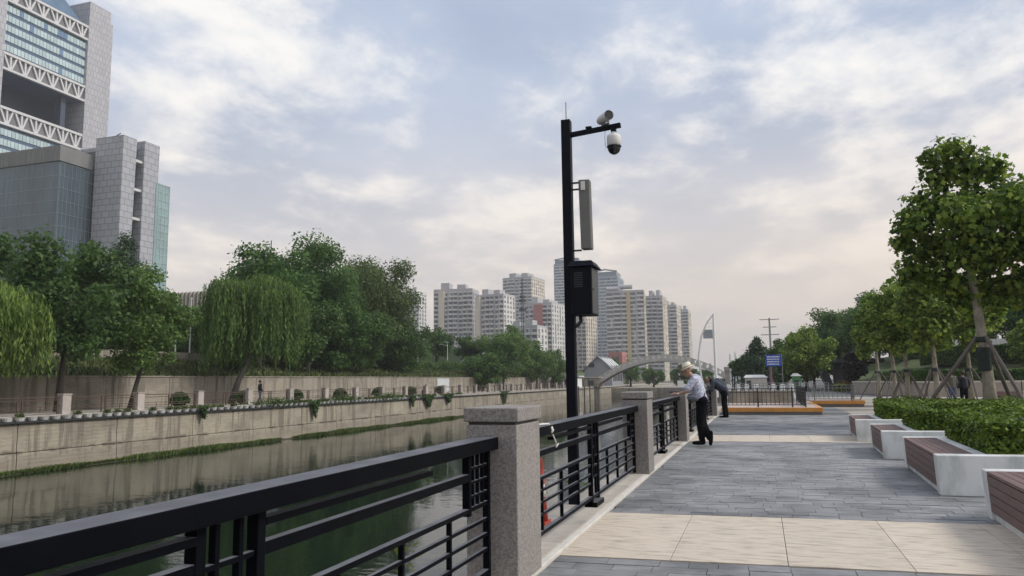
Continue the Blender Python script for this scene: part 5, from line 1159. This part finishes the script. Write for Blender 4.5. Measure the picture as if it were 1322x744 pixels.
# ------------------------------------------------------------------ people
def blob(caps, voxel, name, m_, parent, smooth_it=4):
    bm = bmesh.new()
    for c in caps:
        a, b, ra, rb = Vector(c[0]), Vector(c[1]), c[2], c[3]
        d = b - a; L_ = d.length; q = d.to_track_quat('Z', 'Y') if L_ > 1e-6 else Matrix.Identity(3).to_quaternion()
        n = 12; rings = []
        prof = [(-ra * math.cos(t), ra * math.sin(t)) for t in (0.25, 0.7, 1.15, 1.57)] + [(L_ + rb * math.sin(t), rb * math.cos(t)) for t in (0, 0.42, 0.87, 1.32)]
        for z, r_ in prof: rings.append([bm.verts.new(a + q @ Vector((r_ * math.cos(2 * math.pi * j / n), r_ * math.sin(2 * math.pi * j / n), z))) for j in range(n)])
        for i in range(len(rings) - 1):
            for j in range(n): bm.faces.new((rings[i][j], rings[i][(j + 1) % n], rings[i + 1][(j + 1) % n], rings[i + 1][j]))
        bm.faces.new(rings[0][::-1]); bm.faces.new(rings[-1])
    me = bpy.data.meshes.new(name); bm.to_mesh(me); bm.free()
    o = bpy.data.objects.new(name, me); COL.objects.link(o)
    r_ = o.modifiers.new('remesh', 'REMESH'); r_.mode = 'VOXEL'; r_.voxel_size = voxel
    s = o.modifiers.new('smooth', 'SMOOTH'); s.iterations = smooth_it; s.factor = 0.5
    dg = bpy.context.evaluated_depsgraph_get(); me2 = bpy.data.meshes.new_from_object(o.evaluated_get(dg)); me2.name = name
    bpy.data.objects.remove(o); me2.materials.clear(); me2.materials.append(m_)
    return link(name, me2, parent, smooth=True)
def hand(w, d, side):
    """palm and five fingers from wrist w along direction d (curled over a rail)"""
    w = Vector(w); d = Vector(d).normalized(); sd = Vector((0, 1, 0)) * side
    c = [(w, w + d * 0.075, 0.030, 0.034), (w + d * 0.03 + sd * 0.02, w + d * 0.075 + sd * 0.022, 0.018, 0.017), (w + d * 0.03 - sd * 0.02, w + d * 0.075 - sd * 0.022, 0.018, 0.017)]
    for i, (off, l) in enumerate(((-0.032, 0.06), (-0.011, 0.075), (0.011, 0.07), (0.032, 0.052))):
        b = w + d * 0.085 + sd * off; k = b + d * l * 0.55 + Vector((0, 0, -0.006)); e = k + d * l * 0.3 + Vector((0, 0, -l * 0.4)); c += [(b, k, 0.0095, 0.009), (k, e, 0.009, 0.0075)]
    tb = w + d * 0.025 - sd * 0.03; tk = tb + d * 0.035 - sd * 0.028; c += [(tb, tk, 0.012, 0.010), (tk, tk + d * 0.03 - sd * 0.004, 0.010, 0.008)]
    return c
def head_caps(c, fwd, r=0.088):
    c = Vector(c); f = Vector(fwd).normalized(); u_ = Vector((0, 0, 1)); u_ = (u_ - f * u_.dot(f)).normalized(); s = f.cross(u_)
    return [(c - f * 0.012 + u_ * 0.02, c + f * 0.005 + u_ * 0.035, r * 1.04, r), (c + u_ * -0.04 + f * 0.03, c + u_ * -0.085 + f * 0.055, 0.062, 0.042),
            (c + f * 0.085 + u_ * 0.0, c + f * 0.108 - u_ * 0.03, 0.011, 0.016), (c + s * 0.087 - f * 0.01 + u_ * 0.012, c + s * 0.09 - f * 0.015 - u_ * 0.03, 0.018, 0.013), (c - s * 0.087 - f * 0.01 + u_ * 0.012, c - s * 0.09 - f * 0.015 - u_ * 0.03, 0.018, 0.013),
            (c + f * 0.083 - u_ * 0.06 + s * 0.016, c + f * 0.083 - u_ * 0.06 - s * 0.016, 0.011, 0.011), (c + f * 0.07 + u_ * 0.028 + s * 0.03, c + f * 0.07 + u_ * 0.028 - s * 0.03, 0.018, 0.018)]
def eyes(parent, c, fwd):
    c = Vector(c); f = Vector(fwd).normalized(); u_ = Vector((0, 0, 1)); u_ = (u_ - f * u_.dot(f)).normalized(); s = f.cross(u_)
    for k in (-1, 1): p = c + f * 0.085 + s * 0.032 * k + u_ * 0.004; MB().lathe([(0.003, -0.008), (0.009, 0), (0.003, 0.008)], 8, p).build('eye', glassblack, parent, smooth=True)
def shoe(parent, heel, toe, m_, sole=None):
    heel, toe = Vector(heel), Vector(toe); blob([(heel, heel.lerp(toe, 0.6), 0.045, 0.048), (heel.lerp(toe, 0.5), toe, 0.046, 0.038), (heel + Vector((0, 0, 0.03)), heel + Vector((0, 0, 0.07)), 0.045, 0.043)], 0.012, 'shoe', m_, parent, 2)
    if sole: d = (toe - heel).normalized(); MB().bar(heel - d * 0.04 - Vector((0, 0, 0.045)), toe + d * 0.035 - Vector((0, 0, 0.036)), 0.085, 0.018).build('sole', sole, parent)

black_cl = mat('black_cloth', (0.005, 0.005, 0.007), 0.95, 0.2, 8, 0.8, 9, spec=0.1); shirt_m = mat('checked_shirt', (0.60, 0.61, 0.68), 0.85, 0.05, 5, col2=(0.27, 0.29, 0.42), thr=(0.48, 0.52), scale2=38, bump=0.8, bscale=9)
straw = mat('straw', (0.74, 0.70, 0.58), 0.9, 0.15, 60); navy = mat('navy_jacket', (0.028, 0.036, 0.055), 0.75, 0.2, 6, 0.9, 9); hair_m = mat('black_hair', (0.01, 0.009, 0.009), 0.6, 0.2, 30)
# man in straw hat leaning on the rail, facing the water (-X)
p1 = thing('person', 'person in straw hat and checked short sleeved shirt leaning crossed-legged on railing', 'person', (-1.22, 16.75, 0.03))
HC = (-0.29, -0.02, 1.565); HF = (-0.80, 0, -0.55)
sh = [(-0.12, -0.19, 1.385), (-0.12, 0.19, 1.385)]
skinc = head_caps(HC, HF) + [((-0.14, 0, 1.40), (-0.25, 0, 1.51), 0.062, 0.058)]
skinc += [((-0.12, 0, 1.30), (-0.05, 0, 0.98), 0.10, 0.10)]
for s, el, wr in ((0, (-0.27, -0.25, 1.13), (-0.48, -0.17, 1.075)), (1, (-0.32, 0.24, 1.12), (-0.52, 0.13, 1.075))):
    skinc += [(sh[s], el, 0.05, 0.042), (el, wr, 0.041, 0.028)] + hand(wr, (-1, 0.25 if s == 0 else -0.25, -0.02), -1 if s == 0 else 1)
skinc += [((0, -0.08, 0.9), (-0.05, -0.06, 0.5), 0.06, 0.045), ((-0.05, -0.06, 0.5), (-0.02, 0.02, 0.12), 0.042, 0.034), ((0.01, 0.08, 0.9), (-0.01, 0.05, 0.5), 0.06, 0.045), ((-0.01, 0.05, 0.5), (0.13, -0.04, 0.17), 0.042, 0.034)]
blob(skinc, 0.011, 'body', skin_m, p1, 2)
eyes(p1, HC, HF)
sc_ = [((-0.11, 0.0, 1.37), (-0.05, 0, 1.12), 0.13, 0.145), ((-0.10, -0.12, 1.35), (-0.04, -0.08, 1.0), 0.10, 0.11), ((-0.10, 0.12, 1.35), (-0.04, 0.08, 1.0), 0.10, 0.11), ((-0.09, 0, 1.15), (-0.01, 0, 0.95), 0.145, 0.145)]
for s in (0, 1):
    el = Vector(((-0.30, -0.25, 1.14), (-0.32, 0.24, 1.12))[s]); a = Vector(sh[s]); sc_.append((a, a.lerp(el, 0.8), 0.072, 0.075))
blob(sc_, 0.014, 'shirt', shirt_m, p1, 3)
tc_ = [((0.0, -0.07, 0.93), (0.0, 0.07, 0.93), 0.135, 0.135), ((0.0, -0.08, 0.9), (-0.05, -0.06, 0.5), 0.115, 0.085), ((-0.05, -0.06, 0.5), (-0.03, 0.02, 0.13), 0.082, 0.068),
       ((0.01, 0.08, 0.9), (-0.01, 0.05, 0.5), 0.115, 0.085), ((-0.01, 0.05, 0.5), (0.13, -0.04, 0.16), 0.082, 0.066)]
blob(tc_, 0.014, 'trousers', black_cl, p1, 3)
shoe(p1, (0.0, 0.03, 0.05), (-0.20, 0.03, 0.045), black_cl); shoe(p1, (0.165, -0.05, 0.20), (0.15, -0.05, 0.035), black_cl)
ht = thing('straw_hat', 'cream straw hat with a brim on the head of the leaning man', 'hat', (0, 0, 0)); ht.parent = p1
del ht['category']; del ht['label']
ht.name = 'hat'
q = Vector((-HF[0] * -0.55, 0, 0))
hm = MB().lathe([(0.155, -0.012), (0.165, -0.004), (0.10, 0.018), (0.095, 0.09), (0.075, 0.115), (0.03, 0.12)], 24).build('hat_crown', straw, ht, smooth=True)
bd_ = MB().lathe([(0.104, 0.012), (0.102, 0.018), (0.1, 0.045), (0.098, 0.046)], 24).build('hat_band', mat('hat_band', (0.40, 0.34, 0.24), 0.9), ht, smooth=True)
ht.location = (HC[0] + 0.03, HC[1], HC[2] + 0.065); ht.rotation_euler = (0, R(-26), 0)
MB().tube([(-0.13, 0.13, 1.45), (0.0, 0.09, 1.28), (0.07, -0.02, 1.12), (0.06, -0.15, 1.0)], 0.018, 6).build('bag_strap', mat('strap', (0.02, 0.02, 0.045), 0.8), p1)
blob([((-0.23, -0.20, 1.0), (-0.10, -0.22, 0.98), 0.06, 0.06)], 0.014, 'bag', mat('bag_grey', (0.10, 0.11, 0.13), 0.8), p1)
MB().lathe([(0.031, -0.015), (0.033, 0), (0.031, 0.015)], 12, (-0.455, -0.185, 1.085)).build('watch', white_m, p1)
# stooping man in dark jacket
p2 = thing('person', 'person in dark jacket and black trousers stooping low over the railing', 'person', (-1.27, 28.2, 0.03))
HC2 = (-0.52, -0.03, 1.36); HF2 = (-0.85, 0, -0.5)
sk2 = head_caps(HC2, HF2) + [((-0.38, 0, 1.27), (-0.48, 0, 1.33), 0.06, 0.056), ((-0.3, 0, 1.25), (0, 0, 0.98), 0.09, 0.09)]
for s in (-1, 1):
    el = (-0.42, s * 0.24, 0.99); wr = (-0.55, s * 0.12, 1.075)
    sk2 += [((-0.33, s * 0.18, 1.27), el, 0.048, 0.04), (el, wr, 0.04, 0.028)] + hand(wr, (-0.9, -0.4 * s, 0), s); sk2 += [((0.0, s * 0.08, 0.92), (-0.02, s * 0.08, 0.1), 0.06, 0.035)]
blob(sk2, 0.012, 'body', skin_m, p2, 2); eyes(p2, HC2, HF2)
blob([(Vector(HC2) + Vector((0.035, 0, 0.03)), Vector(HC2) + Vector((0.05, 0, 0.015)), 0.098, 0.09)], 0.014, 'hair', hair_m, p2)
jk = [((-0.33, 0, 1.25), (-0.05, 0, 1.06), 0.155, 0.175), ((-0.30, -0.13, 1.26), (-0.02, -0.09, 1.05), 0.11, 0.13), ((-0.30, 0.13, 1.26), (-0.02, 0.09, 1.05), 0.11, 0.13), ((-0.2, 0, 1.28), (-0.05, 0, 1.16), 0.14, 0.15), ((-0.04, 0, 1.03), (0.02, 0, 0.9), 0.17, 0.16)]
for s in (-1, 1): jk += [((-0.33, s * 0.18, 1.27), (-0.42, s * 0.24, 0.99), 0.078, 0.068), ((-0.42, s * 0.24, 0.99), (-0.53, s * 0.14, 1.07), 0.065, 0.048)]
blob(jk, 0.014, 'jacket', navy, p2, 3)
blob([((0.0, -0.07, 0.9), (0.0, 0.07, 0.9), 0.13, 0.13), ((0.0, -0.08, 0.87), (-0.02, -0.08, 0.48), 0.11, 0.08), ((-0.02, -0.08, 0.48), (0.0, -0.08, 0.1), 0.08, 0.065), ((0.0, 0.08, 0.87), (0.02, 0.08, 0.48), 0.11, 0.08), ((0.02, 0.08, 0.48), (0.06, 0.08, 0.1), 0.08, 0.065)], 0.014, 'trousers', black_cl, p2, 3)
shoe(p2, (0.03, -0.08, 0.055), (-0.17, -0.09, 0.048), black_cl, white_m); shoe(p2, (0.08, 0.08, 0.055), (-0.12, 0.09, 0.048), black_cl, white_m)
# simpler standing figures farther off
def walker(label, loc, rz, top_m, leg_m, h=1.7, sit=False, bag=False):
    t = thing('person', label, 'person', loc, rz); k = h / 1.7
    def s_(v): return tuple(c * k for c in v)
    f = (0, -1, -0.1)
    sk = head_caps(s_((0, -0.03, 1.58)), f) + [(s_((0, 0, 1.4)), s_((0, -0.02, 1.5)), 0.058, 0.055), (s_((0, 0, 1.35)), s_((0, 0, 1.0)), 0.09, 0.09)]
    tp = [(s_((-0.09, 0, 1.33)), s_((-0.07, 0, 0.95)), 0.11, 0.12), (s_((0.09, 0, 1.33)), s_((0.07, 0, 0.95)), 0.11, 0.12), (s_((0, 0, 1.3)), s_((0, 0, 0.92)), 0.13, 0.14)]
    lg = [(s_((-0.07, 0, 0.9)), s_((0.07, 0, 0.9)), 0.125, 0.125)]
    for s in (-1, 1):
        el = s_((s * 0.25, 0.03, 1.1)); wr = s_((s * 0.22, -0.1, 0.87)); sk += [(s_((s * 0.18, 0, 1.37)), el, 0.046, 0.04), (el, wr, 0.04, 0.028)] + hand(wr, (0, -0.4, -1), s)
        tp += [(s_((s * 0.18, 0, 1.37)), el, 0.07, 0.06), (el, s_((s * 0.22, -0.09, 0.9)), 0.06, 0.05)]
        if sit: kn = s_((s * 0.11, -0.42, 0.92)); ft = s_((s * 0.11, -0.42, 0.52))
        else: kn = s_((s * 0.09, -0.05 * s - 0.02, 0.5)); ft = s_((s * 0.09, 0.1 * s, 0.1))
        sk += [(s_((s * 0.08, 0, 0.9)), kn, 0.06, 0.05), (kn, ft, 0.045, 0.035)]; lg += [(s_((s * 0.08, 0, 0.88)), kn, 0.105, 0.075), (kn, ft, 0.075, 0.06)]
        f0 = Vector(ft) + Vector((0, 0.03, -0.05)); shoe(t, f0, f0 + Vector((0, -0.19, -0.005)), black_cl)
    blob(sk, 0.014, 'body', skin_m, t, 2); blob([(s_((0, 0.02, 1.62)), s_((0, 0.03, 1.60)), 0.102, 0.096)], 0.016, 'hair', hair_m, t)
    blob(tp, 0.018, 'jacket', top_m, t, 3); blob(lg, 0.018, 'trousers', leg_m, t, 3)
    if bag: blob([(s_((0, 0.19, 1.3)), s_((0, 0.2, 1.0)), 0.12, 0.14)], 0.02, 'backpack', mat('pack', (0.02, 0.02, 0.03), 0.8), t)
    return t
jeans = mat('jeans', (0.05, 0.09, 0.18), 0.85); olive = mat('olive_jacket', (0.10, 0.095, 0.08), 0.85); dgrey = mat('dark_jacket', (0.028, 0.026, 0.035), 0.85)
walker('person in olive jacket and blue jeans walking beside another under the plane trees', (8.45, 40.3, -0.02), R(200), olive, jeans, 1.72)
walker('person in dark jacket carrying a backpack beside the one in jeans', (9.0, 40.6, -0.02), R(185), dgrey, black_cl, 1.66, bag=True)
walker('person in black jacket walking along the far river walkway', (-36.8, 50.2, 0.01), R(150), dgrey, jeans, 1.72)
fc = walker('person in white top sitting low behind the far railing', (-36.0, 47.6, -0.48), R(-60), white_m, black_cl, 1.62, sit=True)
walker('small red shirted person on the far walkway below notice board', (-36.2, 79.5, -0.35), R(-80), mat('red_cloth', (0.6, 0.06, 0.04), 0.8), black_cl, 1.5, sit=True)
for (x, y, z, lab) in ((-36.05, 47.7, 0, 'low stone stool under the person in white'), (-36.25, 79.6, 0, 'low stone stool under the red shirted person')):
    tag(MB().lathe([(0.2, 0.0), (0.22, 0.03), (0.2, 0.26), (0.21, 0.3)], 14, (x, y, z)).build('stool', coping_m), lab, 'stool')

# ------------------------------------------------------------------ haze
HZ = bpy.data.materials.new('haze'); HZ.use_nodes = True; hn = HZ.node_tree; hn.nodes.remove(hn.nodes['Principled BSDF'])
pvv = hn.nodes.new('ShaderNodeVolumePrincipled'); pvv.inputs['Color'].default_value = (0.86, 0.88, 0.92, 1); pvv.inputs['Density'].default_value = 0.00036
hn.links.new(pvv.outputs[0], hn.nodes['Material Output'].inputs['Volume'])
hz = MB().box(-3600, 3600, -700, 3600, -5.2, 166).build('haze', HZ); hz['kind'] = 'stuff'; tag(hz, 'thin pale evening haze filling the air', 'haze')
